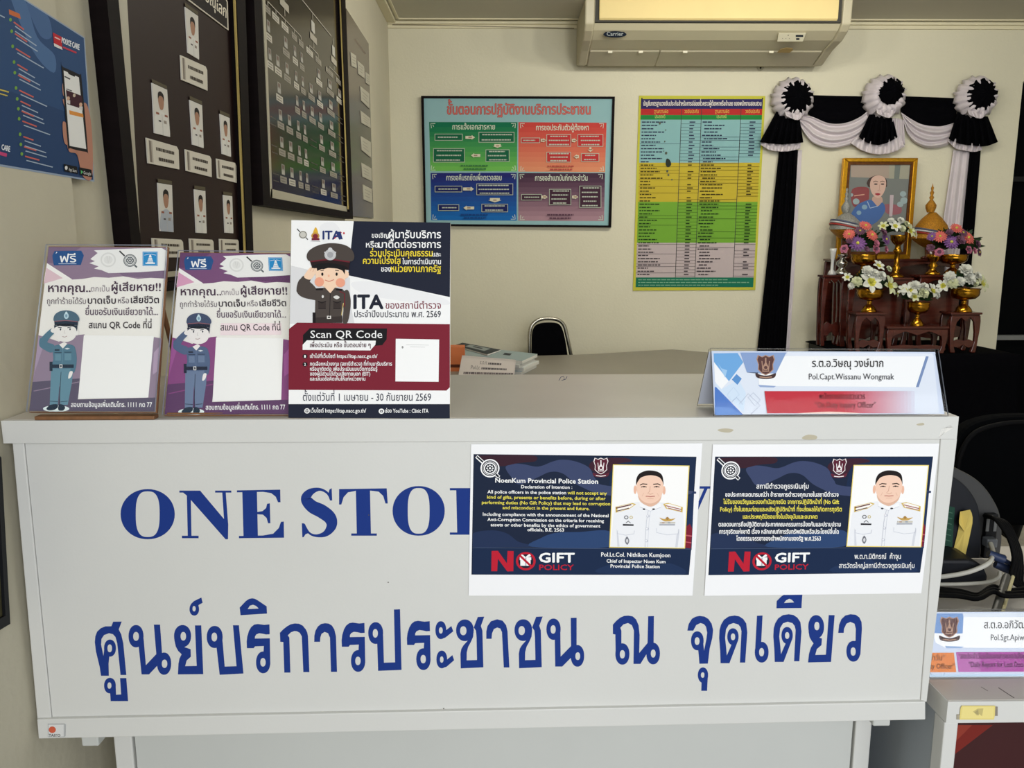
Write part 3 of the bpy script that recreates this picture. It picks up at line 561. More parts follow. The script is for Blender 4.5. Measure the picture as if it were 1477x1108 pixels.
def victimsign(name, dst, label, C, band, band2, low, low2, pink, tint, yaw):
    A = Art(leanplane(1.012, ZK, 22, yaw), (30, 340), 3.787, step=2e-5)
    A.H = hom([(152, 60), (803, 63), (738, 965), (45, 962)], dst); A.up = (0, -1)
    t = thing(name, A.W([(390, 963)], 0)[0], label, 'sign stand')
    A.slab([(153, 62), (800, 65), (735, 961), (48, 958)], (242, 240, 234), .0006)
    A.poly([(153, 62), (800, 65), (792, 235), (740, 228), (640, 236), (560, 222), (480, 230), (400, 226), (340, 236), (280, 240), (143, 150)], band)
    A.poly([(520, 190), (800, 120), (792, 235), (700, 230), (560, 222)], band2); A.poly([(153, 62), (330, 63), (200, 150), (143, 150)], band2)
    A.poly([(143, 150), (280, 238), (126, 250)], (246, 244, 240)); A.poly([(140, 175), (230, 232), (126, 262)], pink); A.poly([(143, 150), (280, 240), (200, 200)], (248, 246, 242))
    A.poly([(380, 128), (420, 95), (400, 80), (450, 78), (520, 74), (640, 70), (770, 68), (800, 85), (795, 150), (792, 190), (640, 200), (480, 205), (440, 188), (400, 180), (425, 168), (375, 150), (405, 140)], (240, 240, 238))
    A.poly([(172, 110), (185, 84), (330, 82), (345, 108), (328, 160), (180, 162)], (44, 86, 142)); A.poly([(190, 100), (200, 92), (196, 88)], WH); A.text('ฟรี', 214, 302, 145, WH, 62, .012); A.rect(206, 152, 304, 155, (210, 220, 236))
    A.ring(478, 132, 42, 40, 8, (222, 222, 220)); A.ell(478, 132, 24, 22, (228, 228, 226)); A.line([(470, 112), (478, 150), (488, 112)], 3, (208, 208, 206))
    seal(A, 597, 136, 36, (96, 104, 108), None); A.line([(540, 84), (568, 112)], 7, (52, 52, 56))
    A.rect(666, 88, 748, 166, (44, 142, 204)); A.frame(670, 92, 744, 162, 2.5, (190, 220, 240)); A.poly([(705, 104), (711, 104), (728, 155), (688, 155)], WH); A.rect(682, 148, 734, 155, WH)
    for y, w in ((122, 14), (134, 20), (144, 26)): A.line([(707-w, y), (707+w, y)], 3, (44, 142, 204))
    A.line([(676, 108), (704, 102)], 2, WH); A.line([(712, 102), (740, 108)], 2, WH)
    # lower coloured field with the white panel (left empty)
    A.poly([(98, 545), (140, 556), (210, 580), (300, 545), (350, 540), (312, 895), (738, 890), (735, 961), (48, 958)], low); A.poly([(728, 555), (770, 562), (745, 850), (735, 961), (690, 890)], low); A.poly([(48, 958), (66, 800), (330, 780), (312, 895), (738, 885), (735, 961)], low2)
    A.poly([(728, 640), (764, 600), (752, 740), (722, 760)], tuple(min(255, int(c*1.2)) for c in low)); A.poly([(98, 545), (120, 620), (80, 740), (70, 790)], tuple(min(255, int(c*1.15)) for c in low)); A.line([(72, 850), (320, 800)], 5, low)
    A.poly([(346, 545), (728, 550), (698, 885), (315, 890)], (248, 248, 246))
    D1, D2 = (74, 54, 74), (96, 84, 96)
    A.text('หากคุณ..', 152, 382, 308, D1, 62, .017); A.text('ตกเป็น', 384, 485, 306, (150, 140, 148), 42); A.text('ผู้เสียหาย!!', 498, 765, 303, D1, 62, .017)
    A.text('ถูกทำร้ายได้รับ', 145, 357, 374, D2, 44); A.text('บาดเจ็บ', 368, 520, 372, (56, 48, 58), 50, .017); A.text('หรือ', 532, 592, 370, D2, 44); A.text('เสียชีวิต', 603, 755, 369, (56, 48, 58), 50, .017)
    A.text('ยื่นขอรับเงินเยียวยาได้...', 355, 750, 434, (86, 66, 88), 52, .008)
    if tint: A.poly([(376, 466), (722, 466), (718, 530), (370, 532)], tint)
    A.text('สแกน QR Code ที่นี่', 373, 715, 506, (60, 54, 60), 50, .012); A.text('สอบถามข้อมูลเพิ่มเติมโทร. 1111 กด 77', 276, 718, 936, (244, 244, 244), 36, .015)
    salute(A, C)
    A.build('printed_sheet', t)
    # clear cover, its cut edge, and the wooden base and rear leg
    B = Art(A.pl, A.o, A.s, A.H); P = B.W([(150, 57), (805, 60), (741, 968), (43, 965)], 0); n = A.n
    g = MB(); g.extr(P+n*.0065, -n*.003, M_ACRYLIC, M_ACRYLLIGHT); g.build('clear_cover', t)
    g = MB(); g.extr(P-n*.001, -n*.004, M_WOOD); g.build('backing_board', t)
    lo = [P[3], P[2]]; base = [np.array((p[0], p[1], ZK)) for p in lo]
    g = MB(); a, b = base; yb0 = max(a[1], b[1])-.001; g.box((a[0]+.004, yb0, ZT+.0006), (b[0]-.003, yb0+.014, ZT+.0055), M_WOOD); g.build('wooden_base', t, bevel=.001)
    top = (P[0]+P[1])/2-n*.006
    for f in (.08, .92):
        tp = P[0]*(1-f)+P[1]*f-n*.006; tp = tp*.75+(P[3]*(1-f)+P[2]*f-n*.006)*.25; ft = np.array((P[3][0]*(1-f)+P[2][0]*f, P[3][1]+.13, ZT+.004))
        g = MB(); g.tube([tp, ft], .0035, M_WOOD, 6); g.build('rear_leg', t)
    return t
victimsign('sign_stand', [(152, 60), (803, 63), (738, 965), (45, 962)], 'leftmost acrylic sign with teal uniformed saluting officer, on the counter',
    ((88, 126, 146), (106, 146, 164), (84, 112, 130), (240, 238, 234), (46, 60, 76)), (146, 126, 148), (128, 108, 134), (150, 134, 154), (98, 92, 112), (226, 196, 204), None, 2)
victimsign('sign_stand', [(871, 92), (1478, 97), (1467, 979), (784, 980)], 'purple acrylic sign with blue uniformed saluting officer, beside the maroon sign',
    ((88, 106, 138), (112, 130, 160), (72, 84, 112), (242, 238, 236), (44, 50, 68)), (124, 84, 124), (106, 70, 108), (140, 80, 132), (100, 70, 106), (222, 164, 194), (244, 226, 230), -1)

def itasign():
    A = Art(leanplane(1.004, ZT+.0042, 13), (410, 310), 3.692, step=2e-5)
    t = thing('easel_sign', A.W([(452, 1083)], 0)[0], 'tall white, navy and maroon card sign with brown uniformed saluting officer', 'sign')
    P4 = [(38, 28), (885, 42), (882, 1084), (22, 1081)]
    A.slab(P4, (246, 246, 246), .007, mat('foam_board_edge', (226, 216, 196), .8))
    NV, MR = (34, 38, 54), (124, 36, 52)
    A.smooth([(190, 60), (260, 40), (300, 90), (260, 130), (200, 140)], (238, 238, 240)); A.smooth([(360, 360), (520, 360), (700, 400), (860, 450), (860, 480), (640, 460), (420, 420)], (238, 238, 240))
    A.poly([(36, 270), (160, 300), (350, 335), (352, 470), (374, 580), (30, 580)], (222, 222, 224))
    A.poly([(370, 33.5), (885, 42), (882, 438), (340, 322)], NV)
    A.poly([(25, 608), (68, 574), (882, 582), (882, 918), (864, 936), (23, 932)], MR)
    A.poly([(100, 640), (136, 604), (548, 605), (545, 664), (522, 694), (488, 697), (99, 690)], (28, 26, 30)); A.poly([(98, 692), (121, 668), (488, 670), (485, 692), (458, 722), (98, 719)], (246, 246, 246))
    A.poly([(594, 660), (825, 664), (822, 889), (592, 887)], (248, 248, 248)); A.ell(630, 705, 5, 7, (150, 150, 150), 10); A.line([(650, 692), (770, 694)], 2, (200, 200, 200)); A.line([(670, 703), (750, 705)], 2, (200, 200, 200))
    A.poly([(23, 1008), (882, 1008), (882, 1084), (22, 1081)], NV)
    A.line([(68, 74), (90, 98)], 5, (60, 60, 64)); A.line([(112, 118), (126, 132)], 5, (60, 60, 64)); A.ell(100, 106, 22, 21, (206, 204, 196)); A.ring(100, 106, 20, 19, 4, (120, 118, 110))
    A.smooth([(168, 66), (180, 92), (176, 104), (158, 104), (154, 92)], (226, 178, 60)); A.ell(166, 112, 22, 18, (196, 148, 70)); A.ell(166, 114, 14, 12, (130, 44, 56)); A.rect(146, 124, 188, 136, (120, 40, 60)); A.line([(140, 140), (192, 142)], 2.5, (170, 170, 172))
    A.text('ITA', 206, 300, 130, (44, 58, 112), 64, .03); A.line([(262, 128), (304, 92)], 9, (196, 60, 70)); A.poly([(270, 90), (300, 90), (312, 130), (296, 130)], (44, 58, 112)); A.ell(318, 98, 5, 6, (196, 60, 70), 8)
    Y2 = (240, 214, 60)
    A.text('ขอเชิญ', 466, 556, 122, WH, 36, .012); A.text('ผู้มารับบริการ', 558, 834, 124, WH, 56, .016); A.text('หรือ', 436, 502, 174, WH, 44, .012); A.text('มาติดต่อราชการ', 502, 834, 176, WH, 54, .016)
    A.text('ร่วมประเมินคุณธรรม', 458, 790, 221, Y2, 50, .016); A.text('และ', 790, 834, 222, WH, 34, .012); A.text('ความโปร่งใส', 420, 620, 261, Y2, 48, .016); A.text('ในการดำเนินงาน', 630, 834, 263, WH, 40, .012); A.text('ของ', 516, 568, 302, WH, 40, .012); A.text('หน่วยงานภาครัฐ', 568, 834, 304, Y2, 50, .016)
    A.text('ITA', 372, 526, 499, (34, 38, 52), 104, .035); A.text('ของสถานีตำรวจ', 540, 834, 500, (124, 44, 62), 52, .008); A.text('ประจำปีงบประมาณ พ.ศ. 2569', 374, 834, 545, (44, 46, 58), 48, .006)
    A.text('Scan QR Code', 140, 522, 656, WH, 58, .004); A.text('เพื่อประเมิน หรือ ขั้นตอนง่าย ๆ', 138, 460, 705, (70, 24, 36), 34, .014)
    for y, d in ((754, '1'), (796, '2')): A.ell(111, y, 13, 12, (28, 26, 30)); A.text(d, 107, 115, y+7, WH, 20, .02)
    for s_, x1, y in (('เข้าไปที่เว็บไซต์ https://itap.nacc.go.th/', 496, 762), ('กดเลือกหน่วยงาน (สถานีตำรวจ) ที่ท่านมารับบริการ', 574, 803), ('หรือมาติดต่อ เพื่อประเมินแบบวัดการรับรู้', 496, 830), ('ของผู้มีส่วนได้ส่วนเสียภายนอก (EIT)', 458, 856), ('และเสนอข้อคิดเห็นให้แก่หน่วยงาน', 432, 883)): A.text(s_, 138, x1, y, WH, 28, .014)
    A.text('ตั้งแต่วันที่ 1 เมษายน - 30 กันยายน 2569', 100, 782, 990, (44, 48, 64), 56, .002)
    A.ring(122, 1044, 15, 14, 4, WH); A.ring(122, 1044, 7, 14, 3, WH); A.line([(108, 1044), (136, 1044)], 2.5, WH); A.text('เว็บไซต์ https://itap.nacc.go.th/', 142, 436, 1053, WH, 30, .014)
    A.ell(518, 1046, 15, 14, WH); A.rect(511, 1040, 525, 1052, NV); A.poly([(516, 1042), (522, 1046), (516, 1050)], WH); A.text('ช่อง YouTube : Clinic ITA', 538, 768, 1054, WH, 30, .014)
    # saluting officer in brown
    U, S, F, D = (78, 70, 66), (60, 52, 50), (246, 212, 184), (30, 26, 28)
    A.smooth([(172, 395), (120, 345), (82, 345), (66, 400), (90, 435), (150, 452), (180, 450)], U, 5); A.smooth([(66, 408), (78, 360), (104, 325), (142, 340), (120, 380), (96, 420)], U)
    A.smooth([(106, 330), (130, 290), (152, 275), (172, 282), (168, 310), (140, 345)], F); A.line([(150, 280), (138, 300)], 3, (226, 178, 150)); A.line([(162, 284), (152, 304)], 3, (226, 178, 150))
    A.smooth([(308, 420), (338, 400), (354, 450), (350, 520), (336, 575), (312, 572), (316, 500), (308, 460)], U)
    A.poly([(174, 395), (215, 388), (240, 402), (268, 388), (312, 396), (330, 420), (312, 480), (308, 545), (308, 576), (158, 576), (164, 540), (166, 450)], U)
    A.poly([(158, 548), (310, 540), (310, 576), (156, 576)], S); A.rect(228, 538, 250, 554, (226, 222, 216)); A.rect(233, 542, 245, 550, D); A.rect(152, 520, 168, 576, D)
    A.poly([(214, 384), (246, 418), (274, 384)], F); A.line([(246, 418), (242, 540)], 3, D)
    for x in (182, 262): A.rect(x, 462, x+40, 500, S); A.line([(x-2, 460), (x+20, 470), (x+42, 460)], 4, D); A.line([(x, 500), (x+40, 500)], 3, D)
    A.poly([(168, 392), (208, 390), (206, 402), (170, 402)], D); A.poly([(276, 392), (310, 396), (308, 406), (276, 402)], D); A.smooth([(262, 438), (280, 430), (296, 440), (280, 450)], (222, 220, 216), 4); A.ell(206, 436, 6, 8, (222, 220, 216), 10); A.line([(296, 408), (322, 420), (322, 490), (308, 480)], 5, (120, 36, 48)); A.line([(316, 470), (306, 535)], 4, (214, 190, 120))
    A.ell(330, 318, 15, 20, F); A.smooth([(168, 290), (176, 275), (250, 262), (320, 276), (330, 320), (318, 360), (280, 386), (240, 390), (200, 378), (172, 350)], F)
    A.poly([(172, 268), (326, 272), (324, 318), (308, 296), (200, 290), (176, 300)], D); A.smooth([(196, 300), (250, 282), (312, 300), (300, 330), (200, 330)], F, 4)
    A.ell(188, 358, 25, 25, (238, 164, 136)); A.ell(300, 362, 25, 24, (238, 164, 136)); A.ell(204, 317, 6, 9, D, 12); A.ell(280, 317, 6, 9, D, 12); A.line([(194, 298), (212, 296)], 4, D); A.line([(272, 296), (292, 298)], 4, D); A.ell(238, 326, 5, 7, (238, 180, 150), 10); A.line([(218, 348), (240, 356), (266, 346)], 4, (206, 120, 100))
    A.smooth([(122, 232), (130, 196), (176, 166), (246, 152), (318, 160), (360, 186), (374, 226), (350, 250), (246, 236), (150, 250)], U)
    A.poly([(138, 248), (246, 234), (352, 250), (344, 296), (246, 280), (150, 284)], (44, 30, 32)); A.line([(140, 250), (246, 237), (350, 252)], 7, (110, 36, 48)); A.smooth([(150, 284), (180, 262), (246, 258), (320, 272), (336, 292), (246, 284)], (28, 26, 28))
    A.ell(246, 214, 31, 29, (196, 196, 198)); A.ell(246, 188, 12, 13, (206, 206, 208)); A.ell(246, 214, 16, 16, (164, 164, 168)); A.line([(216, 198), (228, 222)], 6, (206, 206, 208)); A.line([(276, 198), (264, 222)], 6, (206, 206, 208))
    A.build('printed_card', t)
    P = A.W(P4, 0)-A.n*.007; mid = (P[0]+P[1])/2
    g = MB(); q = [P[0]*.7+P[1]*.3, P[0]*.3+P[1]*.7]; ft = [np.array((q[0][0]-.01, P[2][1]+.14, ZT+.002)), np.array((q[1][0]+.01, P[2][1]+.14, ZT+.002))]
    g.extr([q[0], q[1], ft[1], ft[0]], (0, .003, 0), mat('foam_board_edge', (226, 216, 196), .8)); g.build('rear_strut', t)
itasign()

# ------------------------------------------------------------------ acrylic tent name plates
def plate_shield(A, cx, cy, w, h): shield(A, cx, cy, w, h, (92, 62, 60), (176, 140, 120), (70, 50, 50))
def tent(name, label, pl, o, s_, quad, art, foot, back_dy):
    A = Art(pl, o, s_, step=2e-5)
    P = A.W(quad, 0); t = thing(name, (P[2]+P[3])/2, label, 'name plate')
    c = np.mean(np.array(quad, float), 0); inner = [tuple(c+(np.array(p)-c)*(.985, .94)) for p in quad]
    A.slab(inner, (206, 216, 236), .0005); art(A); A.build('name_card', t)
    g = MB(); g.extr(P+A.n*.0052, -A.n*.0025, M_ACRYLIC, M_ACRYLEDGE); g.build('front_panel', t)
    zf = foot; top = [P[0]-A.n*.002, P[1]-A.n*.002]; ft = [np.array((P[3][0]-.004, P[3][1]+back_dy, zf)), np.array((P[2][0]+.002, P[2][1]+back_dy, zf))]
    g = MB(); g.extr([top[0], top[1], ft[1], ft[0]], (0, .0025, 0), M_ACRYLIC, M_ACRYLEDGE); g.build('rear_panel', t)
    g = MB(); q = [top[0]*.96+ft[0]*.04, top[1]*.96+ft[1]*.04, ft[1]*.96+top[1]*.04, ft[0]*.96+top[0]*.04]; g.extr([p-np.array((0, .0012, 0)) for p in q], (0, .0005, 0), ink((206, 212, 228))); g.build('rear_card', t)
    return t
def art_front(A):
    W2, SK = (244, 245, 247), (112, 168, 222)
    A.poly([(112, 270), (190, 258), (265, 155), (500, 112), (1278, 118), (1310, 430), (265, 436)], (222, 229, 242)); A.poly([(500, 104), (1272, 110), (1282, 130), (500, 124)], (226, 232, 244))
    A.poly([(108, 110), (236, 108), (266, 158), (190, 258), (110, 155)], SK); A.poly([(110, 158), (188, 258), (150, 300), (116, 262)], W2); A.poly([(116, 268), (150, 302), (240, 250), (280, 320), (268, 425), (120, 290)], (210, 226, 244)); A.poly([(205, 250), (230, 220), (258, 245), (235, 278)], (92, 146, 206)); A.poly([(114, 292), (120, 288), (264, 436), (114, 436)], (82, 124, 200)); A.poly([(120, 440), (118, 395), (200, 400), (262, 438)], (104, 146, 214))
    A.poly([(130, 160), (150, 190), (180, 200), (170, 240)], (160, 200, 236)); A.line([(180, 330), (215, 290), (245, 330), (205, 365)], 2, (176, 200, 226), True); A.line([(245, 380), (292, 325), (356, 388), (300, 440)], 2, (150, 160, 186)); A.line([(292, 345), (320, 320), (356, 358), (328, 390)], 2, (150, 160, 186), True); A.line([(205, 370), (230, 345), (262, 382)], 2, (150, 170, 200))
    A.poly([(462, 124), (1238, 126), (1185, 290), (420, 284), (350, 280), (346, 220), (440, 218)], W2); A.poly([(1238, 126), (1253, 127), (1200, 290), (1185, 290)], (120, 142, 184)); A.poly([(345, 278), (440, 284), (430, 292), (355, 290)], (150, 170, 208))
    A.poly([(250, 106), (495, 106), (440, 217), (350, 217), (345, 212), (285, 212)], (138, 162, 206)); A.poly([(282, 212), (345, 212), (345, 218)], (70, 80, 100))
    plate_shield(A, 385, 175, 92, 108)
    n = 42; R0, R1 = np.array((196, 52, 66)), np.array((216, 224, 240))
    for k in range(n):
        f = max(0, (k-20)/(n-20))
        x0, x1 = 378+k*19, 378+(k+1)*19+.5; c = tuple(int(v) for v in R0*(1-f)+R1*f)
        A.k = 60; A.poly([(x0, 312), (x1, 312), (x1+14*(1-k/n), 430), (x0+14*(1-k/n), 430)], c, 60)
    A.smooth([(560, 431), (700, 422), (800, 424), (880, 431)], (240, 214, 200))
    A.text('ร.ต.อ.วิษณุ วงษ์มาก', 632, 1010, 183, (44, 42, 44), 58, .004); A.text('Pol.Capt.Wissanu Wongmak', 614, 1068, 250, (74, 74, 80), 46)
    A.text('พนักงานสอบสวนเวร', 668, 912, 354, (58, 4, 12), 42, .016); A.text('“On Duty Inquiry Officer”', 646, 970, 400, (58, 4, 12), 44, .012)
zq = onZ(1190, 600, ZT)
tent('name_plate', 'acrylic tent name plate of the duty inquiry officer on countertop right end', leanplane(float(zq[1]), ZT+.0006, 20), (1000, 480), 3.6925, [(88, 86), (1296, 92), (1348, 444), (104, 446)], art_front, ZT+.0007, .066)

# ================================================================== RIGHT-HAND STEEL DESK
ZD = .7246
dk = thing('steel_desk', (1.0, 1.3, 0), 'grey steel desk to the right of the counter with dark red recess', 'desk')
q0, q1 = onZ(1367.5, 1012, ZD), onZ(1338, 978, ZD); XD = float(q0[0]); YD = float(q0[1])
m = MB(); m.box((XD, YD, ZD-.032), (1.75, 1.54, ZD-.0005), M_STEEL); m.box((XD+.002, YD+.003, ZD-.0005), (1.748, 1.538, ZD), M_STEELTOP); dtop = m.build('desk_top', dk, bevel=.0015)
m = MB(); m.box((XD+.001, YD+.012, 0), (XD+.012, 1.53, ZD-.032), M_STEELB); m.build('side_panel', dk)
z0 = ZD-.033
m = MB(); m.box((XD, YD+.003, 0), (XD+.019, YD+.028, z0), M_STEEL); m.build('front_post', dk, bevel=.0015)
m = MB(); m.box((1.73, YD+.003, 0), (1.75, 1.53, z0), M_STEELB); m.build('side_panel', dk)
RD = mat('dark_red_panel', (58, 20, 22), .4, 0, .4, .08, 6)
m = MB(); m.box((XD+.02, YD+.03, 0), (1.73, YD+.042, z0-.0), RD); mod = m.build('modesty_panel', dk)
a = Art(PY(YD+.03), step=4e-5); a.poly([(1379, 1046), (1432, 1046), (1372, 1092), (1376, 1066)], (118, 42, 36)); a.poly([(1379, 1046), (1402, 1046), (1376, 1072)], (140, 58, 46)); o_ = a.build('lighter_red_wedge', mod)
a = Art(PY(YD-.0012), (1300, 850), 4.294, step=4e-5)
a.slab([(345, 778), (362, 778), (362, 808), (345, 808)], (168, 160, 140), .001); a.rect(575, 728, 597, 785, (138, 130, 120)); a.poly([(374, 722), (582, 722), (580, 780), (574, 808), (360, 808), (366, 740)], (226, 208, 128)); a.poly([(380, 728), (574, 728), (570, 800), (368, 800)], (232, 216, 140)); a.poly([(444, 758), (472, 740), (508, 738), (500, 786), (476, 770), (470, 784)], (196, 182, 120)); a.poly([(452, 764), (476, 744), (480, 782)], (170, 158, 110))
a.build('yellow_tape_tag', dtop)
a = Art(PZ(ZD), step=3e-5); a.line([(1440, 992), (1452, 1000), (1463, 1007)], 1.2, (120, 114, 110)); a.line([(1415, 991), (1425, 997)], .8, (130, 124, 118)); a.build('scuff_mark', dtop)
def art_right(A):
    A.poly([(60, 148), (205, 150), (212, 270), (60, 272)], (236, 240, 248)); A.poly([(205, 150), (392, 150), (380, 272), (345, 277), (285, 277), (200, 270)], (120, 154, 206)); A.poly([(385, 172), (1300, 172), (1300, 366), (270, 362), (212, 330), (200, 275), (380, 275)], (245, 246, 248)); A.poly([(270, 352), (388, 356), (370, 366), (280, 366)], (150, 176, 216)); A.poly([(380, 150), (1300, 135), (1300, 168), (385, 172)], (220, 228, 240))
    plate_shield(A, 298, 238, 110, 130)
    A.poly([(-150, 395), (325, 393), (340, 514), (-150, 516)], (222, 132, 70)); A.poly([(338, 390), (1300, 386), (1300, 508), (354, 513)], (168, 74, 156)); A.poly([(342, 395), (480, 393), (490, 510), (356, 512)], (182, 104, 172))
    A.line([(200, 542), (175, 515)], 3, (120, 150, 180)); A.line([(255, 542), (268, 518)], 3, (120, 150, 180)); A.poly([(60, 530), (1300, 520), (1300, 540), (60, 545)], (190, 214, 236))
    A.text('ส.ต.อ.อภิวัฒน์', 512, 800, 242, (46, 44, 48), 66); A.text('Pol.Sgt.Apiwat', 554, 792, 316, (74, 74, 80), 52)
    A.text('“งานประจำวัน”', 40, 270, 440, (70, 18, 4), 46, .012); A.text('“On Duty Officer”', 62, 330, 492, (70, 18, 4), 46, .012); A.text('“ลงประจำวันแจ้งเอกสารหาย/แจ้งเป็นพยาน”', 352, 880, 430, (34, 0, 30), 46, .014); A.text('“Daily Report for Lost Documents”', 416, 850, 482, (34, 0, 32), 48, .012)
zq = onZ(1400, 976, ZD)
tent('name_plate', 'name plate with orange and magenta bands standing on right-hand steel desk', leanplane(float(zq[1]), ZD+.0006, 20), (1300, 850), 4.294, [(150, 130), (1300, 126), (1340, 546), (165, 546)], art_right, ZD+.0007, .066)
# ================================================================== THE SIDE WALL
def bars(mb, O, I, vec, mtl):
    for k in range(4): mb.extr([O[k], O[(k+1) % 4], I[(k+1) % 4], I[k]], vec, mtl)
def mini_officer(A, q, tint=(238, 236, 230)):
    A.H = hom([(0, 0), (100, 0), (100, 190), (0, 190)], q)
    A.clip = (0, -20, 100, 190); A.rect(0, 0, 100, 190, (216, 212, 204)); A.rect(0, -16, 100, -2, (92, 84, 66))
    A.smooth([(6, 190), (10, 120), (30, 104), (50, 98), (72, 104), (92, 122), (96, 190)], tint); A.smooth([(32, 60), (36, 34), (52, 28), (68, 36), (70, 64), (62, 88), (50, 94), (40, 88)], (170, 128, 104)); A.smooth([(32, 54), (34, 30), (52, 20), (70, 30), (71, 56), (62, 40), (42, 40)], (40, 34, 32))
    A.rect(14, 108, 34, 116, (150, 90, 70)); A.rect(70, 108, 90, 116, (150, 90, 70)); A.rect(28, 136, 44, 142, (60, 56, 60)); A.rect(62, 132, 80, 144, (150, 140, 130)); A.line([(52, 110), (52, 190)], 2, (190, 188, 184))
    A.H = None; A.clip = None
def name_card(A, q):
    A.H = hom([(0, 0), (100, 0), (100, 60), (0, 60)], q); A.slab([(0, 0), (94, 0), (100, 8), (100, 60), (0, 60)], (214, 208, 194), .002); A.rect(6, 4, 12, 56, (130, 120, 110)); A.rect(12, 4, 16, 56, (180, 172, 160))
    for y, x0, x1 in ((20, 26, 84), (44, 32, 80)):
        x = x0
        while x < x1: w = random.uniform(3, 8); A.rect(x, y-4, min(x+w, x1), y+4, (82, 74, 66)); x += w+1.2
    A.H = None
# poster near the counter
A = Art(PX(-.6405), (0, 0), 2.9946, step=1.5e-5)
P4 = [(-75, -121), (366, 162), (408, 785), (-75, 706)]
A.slab(P4, (152, 168, 190), .0006)
H = hom([(0, 0), (100, 0), (100, 100), (0, 100)], P4)
A.H = H; A.clip = (0, 1, 98.6, 99); A.rect(0, 1, 98.6, 99, (46, 78, 122)); A.rect(0, 60, 98.6, 99, (40, 68, 110)); A.smooth([(20, 1), (35, 1), (45, 20), (62, 26), (60, 38), (40, 30)], (78, 112, 158)); A.smooth([(36, 1), (56, 1), (60, 14), (48, 18)], (72, 104, 150)); A.H = None; A.clip = None
A.poly([(38, 40), (85, 60), (90, 82), (40, 62)], (206, 112, 66))
for k, (x, y) in enumerate([(45, 85), (50, 135), (54, 200), (60, 268), (63, 314), (68, 380), (73, 427), (78, 470), (81, 513), (85, 580), (88, 624), (92, 665)]):
    A.ell(x, y, 6, 8, (120, 170, 70), 10); s_ = .62-.42*(y/700)
    A.line([(x+14, y+10), (x+14+44+9*(k % 3), y+10+(58+9*(k % 3))*s_)], 6, (206, 104, 96))
    for j in range(1 if k % 3 else 2): A.line([(x+20, y+28+j*22), (x+20+70+22*((k+j) % 3), y+28+j*22+(88+22*((k+j) % 3))*s_)], 4.5, (170, 186, 204))
A.line([(-10, 385), (36, 398)], 6, (214, 196, 90)); A.line([(-10, 402), (30, 414)], 5, (214, 196, 90)); A.line([(-10, 62), (18, 76)], 5, (170, 186, 204))
A.poly([(226, 140), (264, 160), (268, 216), (232, 198)], (196, 40, 52)); A.poly([(230, 186), (264, 203), (268, 216), (232, 200)], (226, 226, 226)); A.line([(234, 160), (258, 172)], 5, (236, 200, 200)); A.line([(268, 166), (312, 192)], 4, (150, 166, 190))
A.text('POLICE CARE', 264, 340, 184, (236, 240, 246), 34, .02, y1=216, up=(.05, -1)); A.line([(270, 204), (328, 228)], 7, (200, 60, 80))
A.text('CARE', 4, 40, 646, (236, 240, 246), 34, .02, y1=656, up=(.05, -1)); A.poly([(-10, 652), (28, 664), (26, 678), (-10, 668)], (196, 70, 120))
A.smooth([(270, 440), (284, 460), (290, 640), (330, 668), (354, 758), (396, 764), (394, 560), (372, 450), (340, 470), (330, 600)], (186, 132, 112)); A.smooth([(268, 360), (282, 366), (286, 420), (270, 410)], (196, 146, 126)); A.smooth([(268, 530), (286, 540), (290, 620), (274, 610)], (186, 134, 114))
ph = [(264, 292), (270, 290), (340, 322), (350, 340), (376, 640), (370, 656), (300, 640), (290, 622)]
A.smooth(ph, (26, 26, 32), 4); A.poly([(272, 304), (338, 334), (370, 644), (298, 630)], (236, 236, 234)); A.poly([(284, 300), (326, 318), (320, 332), (294, 320)], (26, 26, 32)); A.poly([(282, 388), (350, 414), (356, 472), (288, 450)], (66, 30, 44)); A.ell(318, 412, 6, 8, (206, 190, 170), 10); A.poly([(296, 476), (356, 492), (358, 508), (298, 494)], (226, 150, 70)); A.line([(276, 330), (300, 342)], 5, (60, 60, 66)); A.line([(284, 384), (308, 393)], 4, (90, 90, 96))
for x, y in ((292, 425), (346, 452)): A.ell(x, y, 7, 9, (214, 176, 150), 10); A.poly([(x-7, y+8), (x+8, y+8), (x+8, y+26), (x-7, y+20)], (220, 216, 214))
A.poly([(272, 708), (330, 720), (334, 752), (275, 740)], (20, 22, 28)); A.poly([(338, 722), (392, 733), (396, 766), (342, 755)], (20, 22, 28)); A.ell(283, 725, 6, 9, (226, 226, 226), 12); A.text('App Store', 294, 328, 738, (236, 236, 236), 20, y1=745); A.poly([(346, 734), (356, 743), (347, 752)], (90, 190, 120)); A.text('Google', 358, 390, 752, (236, 236, 236), 20, y1=758)
tag(A.build('wall_poster'), 'blue poster with a hand holding a phone, on the near left wall', 'poster')

M_PALEGOLD = mat('pale_gilt', (188, 166, 96), .4, .6)
